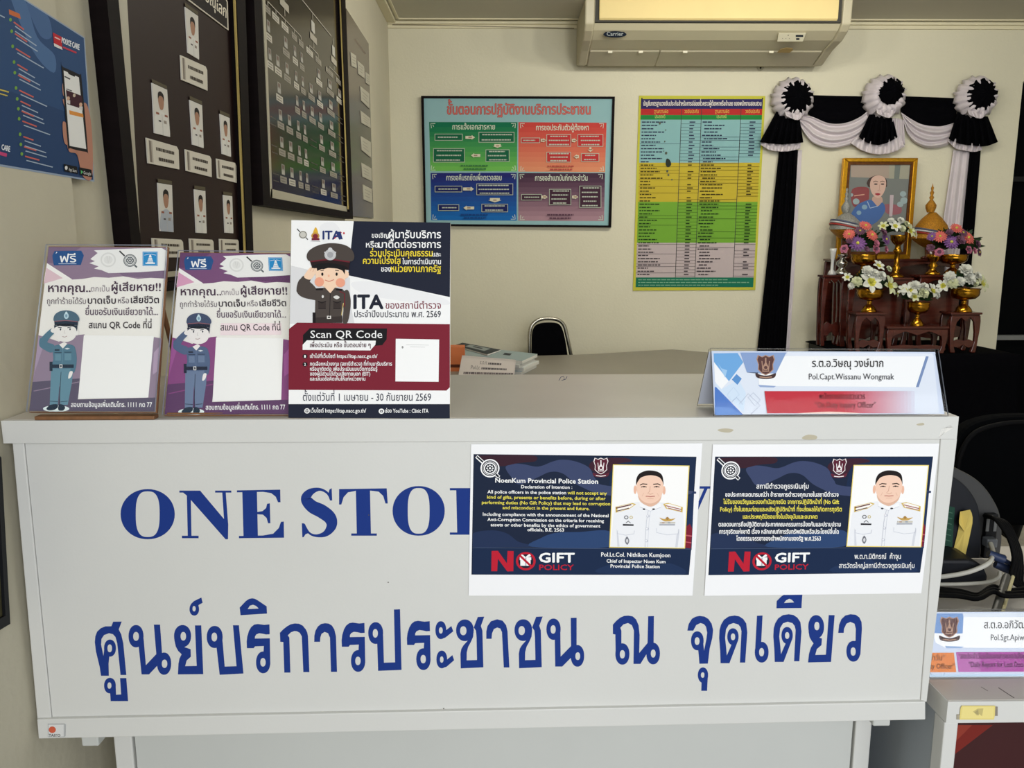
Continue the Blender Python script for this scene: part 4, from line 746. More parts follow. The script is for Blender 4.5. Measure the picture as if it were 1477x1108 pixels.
# first framed board with officers
XF1 = XL+.03
O = on(PX(XF1), [(126, -280), (346, -250), (367, 404), (197, 426)]); I = on(PX(XF1), [(148, -250), (332, -228), (357.5, 394), (209, 411)])
bd = thing('framed_board', (XL, 1.6, 1.2), 'large dark framed board with officer portraits and name cards on left wall', 'framed board')
m = MB(); bars(m, O, I, (-.0295, 0, 0), M_DARKFRAME); fr1 = m.build('frame', bd)
XB1 = XL+.012
MAROON = mat('dark_maroon_board', (42, 28, 27), .5, 0, .1)
m = MB(); q = on(PX(XB1), [(146, -262), (333, -240), (359, 396), (207, 415)]); m.extr(q, (-.008, 0, 0), MAROON); m.build('backing_board', bd)
m = MB(); w = [(167.5, -120), (181, -112), (207, 392), (197, 394)]
m.extr(on(PX(XF1-.008), [(167, -60), (180, -60), (206, 405), (196, 405)]), (-.004, 0, 0), mat('pale_mount', (176, 170, 150), .5)); m.extr(on(PX(XF1-.008), [(196, 396), (358, 382), (358, 387), (196, 405)]), (-.004, 0, 0), mat('pale_mount', (176, 170, 150), .5)); m.build('mount_strip', bd)
m = MB(); m.extr(on(PX(XF1-.002), [(333.5, -120), (336.5, -120), (358.5, 394), (355, 394)]), (-.004, 0, 0), M_PALEGOLD); m.build('gold_strip', fr1)
cards = [([(800, 30), (856, 70), (860, 258), (812, 228)], [(780, 238), (895, 290), (897, 392), (785, 345)]), ([(657, 358), (722, 388), (735, 592), (668, 575)], [(632, 595), (771, 635), (775, 732), (640, 705)]), ([(820, 432), (873, 455), (880, 640), (832, 625)], [(800, 645), (913, 676), (915, 765), (805, 738)]), ([(950, 492), (992, 510), (998, 678), (960, 665)], [(935, 685), (1021, 705), (1023, 790), (940, 770)]), ([(682, 790), (743, 800), (750, 1003), (692, 998)], [(657, 1028), (790, 1036), (795, 1112), (662, 1112)]), ([(840, 818), (887, 825), (893, 1008), (848, 1005)], [(818, 1030), (922, 1036), (925, 1104), (822, 1104)]), ([(965, 842), (1003, 848), (1008, 1008), (972, 1005)], [(948, 1032), (1031, 1036), (1033, 1096), (950, 1096)])]
for i, (pq, lq) in enumerate(cards):
    A = Art(PX(XB1+.0025), (0, 0), 2.9946, step=6e-5); A.slab([pq[0], pq[1], pq[2], pq[3]], (216, 212, 204), .002); mini_officer(A, pq, (222, 220, 214) if i != 4 else (176, 182, 192)); A.build('photo_card', bd)
    A = Art(PX(XB1+.003), (0, 0), 2.9946, step=6e-5); name_card(A, lq); A.build('name_card', bd)
A = Art(PX(XB1+.003), (180, 0), 7.389, step=6e-5); A.slab([(500, -300), (1060, -60), (1098, 20), (1106, 325), (500, -128)], (214, 206, 190), .002); A.poly([(510, -280), (1052, -50), (1086, 22), (1094, 305), (510, -140)], (30, 24, 26)); A.text('ภ.จว.พิษณุโลก', 640, 1080, -175, (226, 218, 202), 170, .01, y1=192, up=(.03, -1)); A.build('title_plate', bd)

# second framed board: organisation chart
XF2 = XL+.035
b2 = thing('framed_board', (XL, 2.7, 1.4), 'glossy black framed staff chart board next to the notice board on left wall', 'framed board')
O = on(PX(XF2), [(361, -120), (496.3, -60), (509.3, 316), (380, 296)]); I = on(PX(XF2), [(373, -110), (489.8, -60), (504.3, 306), (390, 285)])
m = MB(); bars(m, O, I, (-.034, 0, 0), M_DARKFRAME); fr2 = m.build('frame', b2)
XB2 = XL+.02
A = Art(PX(XB2), (340, 0), 3.26, step=5e-5)
bq = on(PX(XB2), [(372, -112), (492, -60), (507, 308), (389, 287)]); A.mb.extr(bq, (-.008, 0, 0), mat('black_gloss_board', (34, 27, 25), .14, 0, .3))
INK_FINISH = (0.4, 0.15)
cols = [(150, 45), (188, 85), (232, 135), (275, 182), (307, 215), (347, 258), (388, 300), (440, 350), (485, 392)]
Yc = [on(PX(XB2), [(340+x/3.26, y/3.26)])[0][1] for x, y in cols]
Zr = [on(PX(XB2), [(340+(150+r*7.5)/3.26, (45+132*r)/3.26)])[0][2] for r in range(-2, 7)]
B = PlaneArt((XB2, 0, 0), (0, 1, 0), (0, 0, 1), (1, 0, 0), 5e-6); B.mb = A.mb; B.k = 20
LT = (176, 170, 158); dz = Zr[0]-Zr[1]
for c, y in enumerate(Yc):
    r0 = 2 if c < 5 else (2 if c < 7 else 2)
    for r in range(r0, 9):
        z = Zr[r]; pit = (Yc[c+1]-y) if c < 8 and c not in (4, 6) else (y-Yc[c-1]); hw = pit*.36; hh = dz*.135
        if r > 2 and random.random() < .1: continue
        dim = (r > 5 and c in (0, 5, 8)) or (c in (8,) and r > 3)
        if dim: B.frame(y-hw, z-hh, y+hw, z+hh, .003, (84, 80, 74)); continue
        B.rect(y-hw, z-hh, y+hw, z+hh, (150, 145, 134) if random.random() > .25 else (196, 192, 180)); B.rect(y-hw*.7, z+hh*.2, y+hw*.7, z+hh*.5, (104, 98, 92)); B.rect(y-hw*.7, z-hh*.6, y+hw*.6, z-hh*.3, (104, 98, 92))
        if r > 2:
            zz = z+dz*.42; ph_ = dz*.21; B.rect(y-hw*.5, zz-ph_, y+hw*.5, zz+ph_, (140, 138, 132)); B.rect(y-hw*.25, zz+ph_*.1, y+hw*.25, zz+ph_*.8, (104, 82, 72)); B.rect(y-hw*.45, zz-ph_, y+hw*.45, zz-ph_*.1, (172, 170, 164))
for a_, b_, r in ((0, 4, 1.45), (5, 6, 1.5), (7, 8, 1.5)):
    z = Zr[2]+dz*.3
    B.line([(Yc[a_], z), (Yc[b_], z)], .003, LT)
    for c in range(a_, b_+1): B.line([(Yc[c], z), (Yc[c], Zr[2]+.01)], .006, LT)
zt = Zr[0]
B.line([(Yc[2], zt), (Yc[8]-.12, zt)], .004, LT)
for ym, z0 in ((Yc[2], Zr[2]+dz*.44), (.5*(Yc[5]+Yc[6]), Zr[2]+dz*.4), (.5*(Yc[7]+Yc[8]), Zr[2]+dz*.4)):
    B.line([(ym, zt), (ym, z0)], .006, LT); B.rect(ym-.05, z0+.02, ym+.05, z0+.042, LT); B.rect(ym-.025, z0+.05, ym+.025, z0+.085, (190, 188, 180))
INK_FINISH = (0.6, 0.1)
A.build('chart_board', b2)
PM = mat('pale_mount', (176, 170, 150), .5)
m = MB(); m.extr(on(PX(XF2-.01), [(377, -60), (380.5, -60), (393, 284), (390, 288)]), (-.003, 0, 0), PM); m.extr(on(PX(XF2-.01), [(391, 272.5), (500, 298), (502, 306), (390, 285)]), (-.003, 0, 0), PM); m.build('mount_strip', b2)
m = MB(); m.extr(on(PX(XF2-.002), [(488.6, -60), (490.6, -60), (504, 302), (502.6, 302)]), (-.004, 0, 0), M_PALEGOLD); m.build('gold_strip', fr2)

# third: notice board by the corner
b3 = thing('notice_board', (XL, 4.2, 1.4), 'plain brown notice board with white slips, at the far left wall corner', 'notice board')
A = Art(PX(XL+.008), (340, 0), 3.26, step=1e-4); A.mb.extr(A.W([(520, 40), (625, 205), (648, 1026), (552, 1016)], 0), (-.007, 0, 0), mat('brown_gloss_board', (104, 94, 84), .25, 0, .5)); A.line([(560, 185), (610, 255)], 8, (126, 116, 104)); A.build('board', b3)
for q in ([(542, 245), (566, 262), (570, 322), (546, 310)], [(574, 285), (604, 312), (608, 370), (578, 348)], [(612, 338), (628, 352), (630, 402), (614, 390)], [(587, 405), (628, 440), (630, 512), (592, 474)], [(588, 520), (633, 556), (635, 602), (593, 578)], [(589, 640), (635, 668), (637, 742), (594, 706)], [(592, 765), (638, 792), (640, 852), (597, 830)], [(599, 868), (640, 890), (643, 955), (602, 938)]):
    A = Art(PX(XL+.012), (340, 0), 3.26, step=1e-4); A.slab(q, (186, 182, 166), .003); A.H = hom([(0, 0), (100, 0), (100, 60), (0, 60)], q)
    for y in (15, 28, 41): A.rect(16, y, random.uniform(60, 88), y+3, (150, 144, 130))
    A.build('note_card', b3)
# dark frame corner low on the near wall
m = MB(); q = on(PX(-.632), [(-60, 600), (2, 660), (15, 900), (-60, 945)]); q2 = on(PX(-.632), [(-60, 620), (-4, 668), (8, 888), (-60, 930)])
fr = thing('picture_frame', (-.641, .75, .8), 'black picture frame corner low on the near left wall beside counter', 'picture frame')
bars(m, q, q2, (-.0085, 0, 0), M_BLACK); m.build('frame', fr)
m = MB(); m.extr(on(PX(-.636), [(-60, 615), (-3, 665), (9, 890), (-60, 934)]), (-.0045, 0, 0), mat('olive_print', (70, 66, 40), .5, var=.4, scale=40)); m.build('picture', fr)

# ================================================================== THE BACK WALL
YW = YB-.001
# four-colour procedure poster in its dark frame
fp_ = thing('framed_poster', (onY(748, 328, YW)[0], YW, onY(748, 328, YW)[2]), 'framed light blue poster with four coloured panels on back wall', 'poster')
Yf = YB-.03
O = on(PY(Yf), [(607.3, 138.3), (887, 139.3), (881.7, 328.2), (612, 325.7)]); I = on(PY(Yf), [(611, 141.2), (883.6, 142.2), (878, 325.2), (614.6, 323)])
m = MB(); bars(m, O, I, (0, .029, 0), M_DARKFRAME); m.build('frame', fp_)
A = Art(PY(YB-.018), (590, 120), 4.7645, step=2.5e-5)
A.slab([(99, 100), (1400, 104), (1373, 980), (116, 968)], (142, 180, 184), .008)
def strips(A, q, c0, c1, n=10):
    "printed colour blend of a panel"
    for k in range(n):
        f0, f1 = k/n, (k+1)/n; L = lambda a, b, f: (a[0]+(b[0]-a[0])*f, a[1]+(b[1]-a[1])*f)
        A.poly([L(q[0], q[3], f0), L(q[1], q[2], f0), L(q[1], q[2], f1), L(q[0], q[3], f1)], tuple(int(a*(1-f0)+b*f0) for a, b in zip(c0, c1)), 2)
A.k = 2
panels = [([(138, 267), (745, 268), (742, 607), (146, 605)], (20, 108, 76), (120, 190, 84)), ([(752, 268), (1357, 272), (1347, 612), (750, 608)], (196, 66, 60), (222, 150, 110)), ([(148, 617), (740, 615), (740, 945), (152, 942)], (36, 40, 110), (24, 110, 186)), ([(750, 617), (1347, 618), (1340, 948), (750, 946)], (70, 46, 66), (176, 140, 150))]
for q, c0, c1 in panels: strips(A, q, c0, c1)
for (q, _, _) in panels:
    (x0, y0), (x1, y1) = q[0], q[2]
    for cx, cy, sx, sy in ((x0+12, y0+10, 1, 1), (x1-10, y0+10, -1, 1), (x0+14, y1-10, 1, -1), (x1-10, y1-10, -1, -1)):
        A.line([(cx+30*sx, cy), (cx, cy), (cx+4*sx, cy+32*sy)], 5, (196, 206, 190)); A.line([(cx+12*sx, cy+8*sy), (cx+20*sx, cy+22*sy)], 4, (196, 206, 190))
A.text('ขั้นตอนการปฏิบัติงานบริการประชาชน', 262, 1246, 214, (150, 44, 44), 98, .03); A.k += 3; A.text('ขั้นตอนการปฏิบัติงานบริการประชาชน', 262, 1246, 214, (206, 110, 100), 98, .004)
for t_, x0, x1, y in (('การแจ้งเอกสารหาย', 298, 590, 318), ('การขอประกันตัวผู้ต้องหา', 873, 1234, 324), ('การขอคืนรถยึดเพื่อตรวจสอบ', 256, 636, 668), ('การขอสำเนาบันทึกประจำวัน', 866, 1226, 670)): A.text(t_, x0, x1, y, (206, 214, 196), 54, .012)
def flowbox(x0, y0, x1, y1, c, n):
    A.rect(x0, y0, x1, y1, (178, 186, 170)); A.rect(x0+4, y0+4, x1-4, y1-4, c)
    for k in range(n):
        yc = y0+(y1-y0)*(k+.5)/n; x = x0+14+random.uniform(0, 14); xe = x1-14-random.uniform(0, 20)
        while x < xe: w = random.uniform(8, 22); A.rect(x, yc-4, min(x+w, xe), yc+4, (182, 190, 176)); x += w+3
def arrow(x0, y0, x1, y1, d):
    cx, cy = (x0+x1)/2, (y0+y1)/2
    if d in 'rl':
        s_ = 1 if d == 'r' else -1; a, b = (x0, x1) if d == 'r' else (x1, x0)
        A.poly([(a, cy-10), (b-22*s_, cy-10), (b-22*s_, y0), (b, cy), (b-22*s_, y1), (b-22*s_, cy+10), (a, cy+10)], (212, 208, 184))
    else: A.poly([(x0+12, y0), (x1-12, y0), (x1-12, cy), (x1, cy), (cx, y1), (x0, cy), (x0+12, cy)], (212, 208, 184))
    A.rect(cx-12, cy-4, cx+12, cy+3, (150, 110, 90))
G1, R1, B1, V1 = (24, 96, 66), (186, 52, 54), (30, 36, 92), (66, 40, 56)
for b_ in ((176, 348, 368, 395, G1, 1), (478, 336, 724, 408, G1, 2), (526, 456, 690, 541, G1, 3), (166, 448, 383, 545, G1, 3), (769, 375, 900, 412, R1, 1), (944, 352, 1113, 436, R1, 3), (1157, 352, 1334, 437, R1, 3), (1182, 482, 1306, 540, R1, 2), (944, 473, 1112, 545, R1, 3), (177, 706, 365, 750, B1, 1), (463, 690, 715, 770, B1, 3), (498, 830, 680, 887, B1, 2), (200, 834, 345, 878, B1, 1), (771, 763, 911, 806, V1, 1), (962, 728, 1113, 838, V1, 4), (1170, 706, 1320, 857, V1, 5)): flowbox(*b_)
for a_ in ((388, 358, 453, 390, 'r'), (574, 420, 642, 446, 'd'), (426, 482, 490, 514, 'l'), (905, 380, 944, 408, 'r'), (1118, 380, 1154, 410, 'r'), (1226, 442, 1264, 474, 'd'), (1130, 490, 1166, 522, 'l'), (372, 712, 446, 744, 'r'), (544, 790, 636, 820, 'd'), (374, 842, 448, 874, 'l'), (910, 768, 952, 798, 'r'), (1120, 768, 1162, 798, 'r')): arrow(*a_)
for x0, x1, y, c in ((356, 544, 568, (60, 120, 70)), (376, 530, 590, (60, 120, 70)), (950, 1130, 572, (180, 80, 70)), (968, 1120, 594, (180, 80, 70)), (356, 544, 905, (24, 66, 130)), (376, 530, 926, (24, 66, 130)), (948, 1130, 905, (90, 60, 76)), (964, 1112, 928, (90, 60, 76))):
    x = x0
    while x < x1: w = random.uniform(10, 26); A.rect(x, y-5, min(x+w, x1), y+5, c); x += w+4
A.build('printed_sheet', fp_)

# yellow bail rate table
A = Art(PY(YB-.006), (900, 120), 3.573, step=3e-5)
A.slab([(78, 64), (729, 66), (677, 1066), (46, 1070)], (190, 186, 66), .004)
Hq = hom([(0, 0), (100, 0), (100, 100), (0, 100)], [(88, 82), (716, 82), (666, 1052), (60, 1052)]); A.H = Hq
A.rect(0, 0, 100, 5, (44, 40, 92)); A.rect(0, 5, 100, 8.2, (176, 44, 44)); A.rect(0, 8.2, 100, 10.6, (34, 130, 62)); A.rect(0, 10.6, 100, 33, (132, 176, 178)); A.rect(0, 33, 100, 53.7, (190, 170, 54)); A.rect(0, 53.7, 100, 75.7, (112, 162, 54)); A.rect(0, 75.7, 100, 94.6, (186, 172, 172)); A.rect(0, 94.6, 100, 100, (28, 112, 86))
A.H = None
A.text('บัญชีมาตรฐานวงเงินประกันสำหรับการปล่อยชั่วคราวผู้ต้องหาหรือจำเลย ของพนักงานสอบสวน', 100, 708, 116, (222, 216, 206), 34, .014)
for t_, x0, x1, y, c in (('ฐานความผิด', 156, 228, 154, (220, 190, 90)), ('วงเงินประกัน', 312, 384, 154, (220, 190, 90)), ('ฐานความผิด', 470, 542, 154, (220, 190, 90)), ('วงเงินประกัน', 626, 698, 154, (220, 190, 90)), ('ประเภทคดี', 160, 212, 180, (190, 206, 120)), ('ประเภทคดี', 478, 528, 180, (190, 206, 120))): A.text(t_, x0, x1, y, c, 26)
A.H = Hq; DK = (62, 66, 66)
for x in (33.5, 50, 82.5): A.line([(x, 5), (x, 94.6)], .5, (60, 62, 62))
rows = 48
for side in (0, 1):
    for k in range(rows):
        y = 11.4+k*(94.2-11.4)/rows; h = .62; x0 = 1.2 if side == 0 else 51.2+random.choice((0, 0, 1.6)); x1 = x0+random.uniform(7, 20); c = (44, 50, 78) if y < 33 else ((70, 60, 24) if y < 53.7 else ((36, 62, 28) if y < 75.7 else (70, 62, 66)))
        x = x0
        while x < x1: w = random.uniform(1.2, 4.2); A.rect(x, y+.15, min(x+w, x1), y+.15+h, c, A.k); x += w+.5
        xn = 40.5 if side == 0 else 90; w = random.choice((3.2, 4, 4.8))
        if random.random() > .12: A.rect(xn, y+.15, xn+w, y+.15+h, c, A.k); A.line([(33.5 if side == 0 else 82.5, y+1.35), (50 if side == 0 else 100, y+1.35)], .16, c)
        if random.random() > (.35 if 33 < y < 53.7 else .75): A.line([(0 if side == 0 else 50, y+1.35), (33.5 if side == 0 else 82.5, y+1.35)], .16, c)
for y, x1 in ((95.6, 78), (97.1, 96), (98.6, 70)):
    x = 2
    while x < x1: w = random.uniform(1.5, 5); A.rect(x, y, min(x+w, x1), y+.5, (120, 170, 140), A.k); x += w+.6
A.k += 1
A.smooth([(22.5, 31), (25, 31.5), (26.5, 34), (24, 35.5), (22, 34)], (44, 50, 44), 4)
for x, y, r in ((16, 12.5, .9), (21, 16, .5), (20.5, 22, .6), (22, 28, 1.0), (23.5, 37.5, .9), (24.5, 39.5, .8), (20, 27, .4), (27.5, 42, .6)): A.ell(x, y, r, r*.8, (90, 96, 84), 9)
A.H = None
for x in (92, 713): A.ell(x, 80, 3.5, 4.5, (50, 50, 44), 10)
tag(A.build('price_poster'), 'tall yellow edged table poster with blue, yellow, green, grey bands on back wall', 'poster')
m = MB(); c = onY(1097, 97, YB-.006); m.lathe([(.0, 0), (.02, 0), (.02, .004), (0, .004)], (0, 0, 0), mat('hook_plastic', (190, 184, 160), .5), 14); m.v = [(c[0]+x, YB-.001-z, c[2]+y) for x, y, z in m.v]; k = len(m.v); m.ball((c[0], YB-.008, c[2]-.004), .006, M_BLACK, 5, 8)
tag(m.build('wall_hook'), 'small round wall hook just under the air conditioner', 'hook')

# ------------------------------------------------------------------ air conditioner
X0, X1 = .449, 1.868
ac = thing('air_conditioner', ((X0+X1)/2, YB-.2, 2.36), 'cream wall mounted air conditioner with yellowed grille panel above the posters', 'air conditioner')
z_ = lambda y, Y: float(onY(1000, y, Y)[2])
yb = YB-.03
prof = [(YB-.002, z_(94, YB)), (YB-.10, z_(93, YB-.10)), (YB-.23, z_(73, YB-.23)), (YB-.36, z_(58, YB-.36)), (YB-.43, z_(44, YB-.43)), (YB-.462, z_(33, YB-.462)), (YB-.468, ZC-.006), (YB-.002, ZC-.006)]
def extx(mb, pr, xa, xb, mtl, mtl2=None): mb.extr([(xa, y, z) for y, z in pr], (xb-xa, 0, 0), mtl, mtl2)
m = MB(); extx(m, prof, X0+.05, X1-.05, M_CREAMPL); m.build('body', ac, bevel=.004)
grow = lambda pr, d: [(y-d if y < YB-.05 else y, z-d*.6 if z < ZC-.02 else z) for y, z in pr]
for xa, xb in ((X0, X0+.05), (X1-.05, X1)):
    m = MB(); extx(m, grow(prof, .012), xa, xb, mat('cap_plastic', (184, 176, 150), .45)); m.build('end_cap', ac, bevel=.008)
m = MB(); pg = [(YB-.470, z_(30, YB-.47)), (YB-.482, z_(26, YB-.482)), (YB-.482, ZC-.012), (YB-.470, ZC-.012)]; extx(m, pg, X0+.075, X1-.075, M_AGED); m.build('grille_panel', ac, bevel=.004)
m = MB(); ps = [(YB-.4625, z_(33.5, YB-.4625)), (YB-.471, z_(32, YB-.471)), (YB-.472, ZC-.008), (YB-.4625, ZC-.008)]; extx(m, ps, X0+.055, X1-.055, M_SEAM); m.build('grille_recess', ac)
m = MB(); pf = [(YB-.09, z_(93, YB-.10)-.008), (YB-.232, z_(73, YB-.23)-.008), (YB-.236, z_(72, YB-.234)-.002), (YB-.095, z_(92, YB-.10)-.001)]
XM = float(onY(948, 85, YB-.16)[0])
for xa, xb in ((X0+.056, XM-.003), (XM+.003, X1-.056)):
    m = MB(); extx(m, pf, xa, xb, mat('flap_plastic', (176, 168, 144), .4)); flap = m.build('air_flap', ac, bevel=.002)
for x in (880, 924, 988, 1112):
    q = onY(x, 75.5, YB-.24); m = MB(); m.box((q[0]-.012, YB-.247, q[2]-.004), (q[0]+.012, YB-.236, q[2]+.006), mat('clip_plastic', (226, 220, 196), .4)); m.build('flap_clip', flap)
nF = np.array((0, -(prof[3][1]-prof[4][1]), prof[3][0]-prof[4][0])); nF = nF/np.linalg.norm(nF); nF = nF if nF[1] < 0 else -nF
def facet(a, b, off):
    d = np.array((0, b[0]-a[0], b[1]-a[1])); n = np.array((0, -d[2], d[1])); n = n/np.linalg.norm(n); n = n if n[1] < 0 else -n
    return (tuple(np.array((0, a[0], a[1]))+n*off), tuple(n))
A = Art(facet(prof[4], prof[5], .006), (820, 0), 3.6925, step=8e-5); A.ell(247, 183, 62, 17, (40, 48, 60), 36); A.k += 2; A.ell(247, 183, 58, 14, (34, 42, 56), 36); A.text('Carrier', 204, 292, 190, (190, 196, 196), 30, .01); A.mb.extr(A.W([(196, 172), (298, 172), (298, 194), (196, 194)], 0), -A.n*.004, M_BLACK); A.build('maker_badge', ac)
A = Art(facet(prof[4], prof[5], .005), (820, 0), 3.6925, step=8e-5); A.slab([(1120, 178), (1265, 178), (1248, 221), (1112, 221)], (206, 200, 176), .006); A.rect(1210, 186, 1250, 197, (40, 46, 54)); A.rect(1212, 203, 1230, 213, (40, 46, 54))
for x in (1140, 1158, 1176): A.ell(x, 205, 2.5, 2, (130, 126, 112), 8)
A.ell(1170, 188, 3, 3, (60, 60, 60), 8); A.build('display_panel', ac)
A = Art(facet(prof[3], prof[4], .004), (820, 0), 3.6925, step=8e-5); A.slab([(1112, 280), (1128, 264), (1160, 255), (1192, 258), (1196, 268), (1176, 282)], (150, 128, 84), .003); A.build('energy_sticker', ac)
# ================================================================== MIDDLE OF THE ROOM: DESK, BOOKS, CHAIR
od = thing('office_desk', (.2, 4.1, 0), 'grey office desk behind the counter with angled far edge', 'desk')
pts = [(-.63, 3.45), (1.2, 3.45)]+[tuple(onZ(x, y, ZD)[:2]) for x, y in ((1024, 508.5), (970, 504), (940, 505.6), (900, 508), (860, 510.5), (820, 512), (780, 513), (700, 513))]+[(-.63, float(onZ(700, 513, ZD)[1]))]
m = MB(); m.extr([(x, y, ZD) for x, y in pts][::-1], (0, 0, -.03), mat('office_desk_laminate', (134, 129, 118), .4, 0, .4, .03, 6)); m.build('desk_top', od)
m = MB(); m.box((-.60, 3.5, 0), (-.56, 4.4, ZD-.03), M_STEEL2); m.build('side_panel', od)
m = MB(); m.box((1.12, 3.5, 0), (1.16, 4.4, ZD-.03), M_STEEL2); m.build('side_panel', od)
m = MB(); m.box((-.56, 3.52, .15), (1.12, 3.54, ZD-.03), M_STEEL2); m.build('modesty_panel', od)
# booklets
ZTOP = ZD+.0005+4*.0175
FOOT = [onZ(x, y, ZTOP)[:2] for x, y in ((664, 498), (774, 510.5), (752, 520.5), (668, 513))]
def booklet(foot, zb, th, cov, label, pic=None):
    P = [np.array((x, y, zb+th)) for x, y in foot]; m = MB()
    m.extr([p-np.array((0, 0, .001)) for p in P], (0, 0, -(th-.002)), mat('page_block', (214, 212, 206), .8)); m.extr(P, (0, 0, -.001), ink(cov)); m.extr([p-np.array((0, 0, th-.001)) for p in P], (0, 0, -.001), ink(cov))
    if pic:
        for f0, f1, c, dz_ in pic:
            L = lambda s_, r_: (P[0]*(1-s_)+P[1]*s_)*(1-r_)+(P[3]*(1-s_)+P[2]*s_)*r_
            m.poly([L(f0[0], f0[1])+np.array((0, 0, dz_)), L(f1[0], f0[1])+np.array((0, 0, dz_)), L(f1[0], f1[1])+np.array((0, 0, dz_)), L(f0[0], f1[1])+np.array((0, 0, dz_))], ink(c))
    o_ = m.build('booklet', loc=(P[0]+P[2])/2-np.array((0, 0, th))); return tag(o_, label, 'booklet', 'booklets stacked on the desk behind the counter')
zb = ZD+.0005
stack = [((150, 168, 176), 'booklet at the very bottom of the stack behind the small name plate'), ((206, 208, 206), 'white booklet second from the bottom of the stack'), ((214, 214, 210), 'white booklet third up, just under the two topmost booklets'), ((150, 166, 168), 'blue grey booklet near the top of the stack, its right end showing')]
for i, (cov, lab) in enumerate(stack):
    j = [0, .012, -.010, .004][i]; booklet([(x+j, y+j*.6) for x, y in FOOT], zb, .017, cov, lab, [((.62, .3), (.72, .55), (60, 66, 70), .0004)] if i == 3 else None); zb += .0175
booklet([onZ(x, y, zb+.008)[:2] for x, y in ((656, 498), (667, 494.3), (722, 504.5), (703, 511))], zb, .008, (52, 58, 62), 'dark covered booklet with a picture, lying on top of the stack', [((.3, .25), (.85, .8), (150, 158, 158), .0004), ((.5, .4), (.7, .65), (60, 60, 64), .0006)])
q = onZ(661, 536, ZD); m = MB(); m.box((q[0]-.06, 3.9, ZD+.0005), (q[0]+.03, 4.0, ZD+.12), mat('orange_card', (206, 112, 60), .6)); m.box((q[0]-.061, 3.899, ZD+.02), (q[0]+.031, 4.001, ZD+.035), ink((96, 50, 36)))
tag(m.build('paper_box', loc=(q[0], 3.95, ZD)), 'orange box half hidden behind the ITA sign on the desk', 'box')
def art_small(A):
    A.rect(0, 0, 300, 95, (214, 204, 196)); A.text('ร.ต.ท.', 90, 130, 36, (80, 76, 76), 26); x = 134
    while x < 210: w = random.uniform(6, 16); A.rect(x, 26, x+w, 36, (96, 90, 90)); x += w+2
    A.text('Pol.Lt.', 50, 96, 62, (90, 86, 86), 26); x = 102
    while x < 240: w = random.uniform(6, 16); A.rect(x, 52, x+w, 62, (104, 98, 98)); x += w+2
    x = 20
    while x < 280: w = random.uniform(6, 18); A.rect(x, 76, x+w, 86, (110, 100, 100)); x += w+2
pln = leanplane(3.71, ZD+.001, 20)
tent('name_plate', 'small white tent name plate in front of the booklets behind counter', pln, (640, 440), 3.6925, [(98, 268), (385, 292), (376, 381), (78, 378)], lambda A: (setattr(A, 'H', hom([(0, 0), (300, 0), (300, 95), (0, 95)], [(98, 268), (385, 292), (376, 381), (78, 378)])), art_small(A), setattr(A, 'H', None)), ZD+.001, .07)
# banquet chair near the back wall
YC = 4.72
ch = thing('banquet_chair', (onY(795, 500, YC)[0], YC, 0), 'black padded chair with rounded chrome back frame by the back wall', 'chair')
def cp(x, y, dy=0): return onY(x, y, YC+dy)
arc = [(764, 640), (764, 540), (763.5, 500), (764, 480), (768, 468), (778, 461), (793, 459.5), (806, 462), (814, 470), (818, 485), (824, 513), (834, 560), (845, 640)]
P = [tuple(cp(x, y, .06*(x-764)/60)) for x, y in sm(arc, 4, False)]
P = [p for p in P if p[2] > .45]; P = [(P[0][0], P[0][1], 0.44)]+P+[(P[-1][0], P[-1][1], .44)]
m = MB(); m.tube(P, .011, M_CHROME, 8); m.build('back_frame', ch)
bk = [(768, 540), (767, 495), (769, 476), (777, 468), (793, 466), (806, 468), (812, 477), (817, 500), (822, 540)]
m = MB(); m.extr([cp(x, y, .06*(x-764)/60-.01) for x, y in sm(bk, 4, False)], (0, .045, 0), M_BLACKCLOTH); m.build('backrest', ch, bevel=.006)
xa, xb = float(cp(766, 540)[0]), float(cp(824, 540)[0])
m = MB(); m.box((xa, 4.50, .42), (xb+.10, 4.74, .47), M_BLACKCLOTH); m.build('seat', ch, bevel=.012)
for x, y, dx, dy in ((xa+.02, 4.52, -.02, -.03), (xb+.08, 4.52, .02, -.03), (xa+.02, 4.72, -.03, .06), (xb+.08, 4.72, .03, .06)):
    m = MB(); m.tube([(x, y, .43), (x+dx, y+dy, 0)], .011, M_CHROME, 8); m.build('leg', ch)

# ================================================================== MOURNING CLOTH ON THE BACK WALL
mc = thing('mourning_drapery', (onY(1270, 180, YW)[0], YW, onY(1270, 180, YW)[2]), 'black and white mourning drapery with three rosettes on back wall', 'drapery')
C6 = lambda pts: [(1080+x/3.72, 90+y/3.72) for x, y in pts]
def res(pts, n):
    P = np.array(sm(pts, 8, False)); d = np.r_[0, np.cumsum(np.linalg.norm(np.diff(P, axis=0), axis=1))]; t = np.linspace(0, d[-1], n)
    return np.c_[np.interp(t, d, P[:, 0]), np.interp(t, d, P[:, 1])]
def cloth(name, top, bot, d0, amp, nf, mtl, along='v', nu=44, nv=14, ph=0, flare=False, bulge=0):
    a, b = res(C6(top), nu), res(C6(bot), nu); G = []
    for i in range(nu):
        r = []
        for j in range(nv):
            u, v = i/(nu-1), j/(nv-1); x, y = a[i]*(1-v)+b[i]*v
            f = (u if along == 'v' else v); s_ = .5+.5*math.sin(2*PI*nf*f+ph+.7*math.sin(5*f+3*(v if along == 'v' else u)))
            k = amp*s_*((.3+.7*v) if flare else (math.sin(PI*u)**.5 if along == 'u' else 1))
            r.append(tuple(onY(x, y, YB-d0-k-bulge*math.sin(PI*u)*math.sin(PI*min(1, v*1.1))**.7)))
        G.append(r)
    m = MB(); m.grid(G, mtl); return m.build(name, mc, solid=.003)
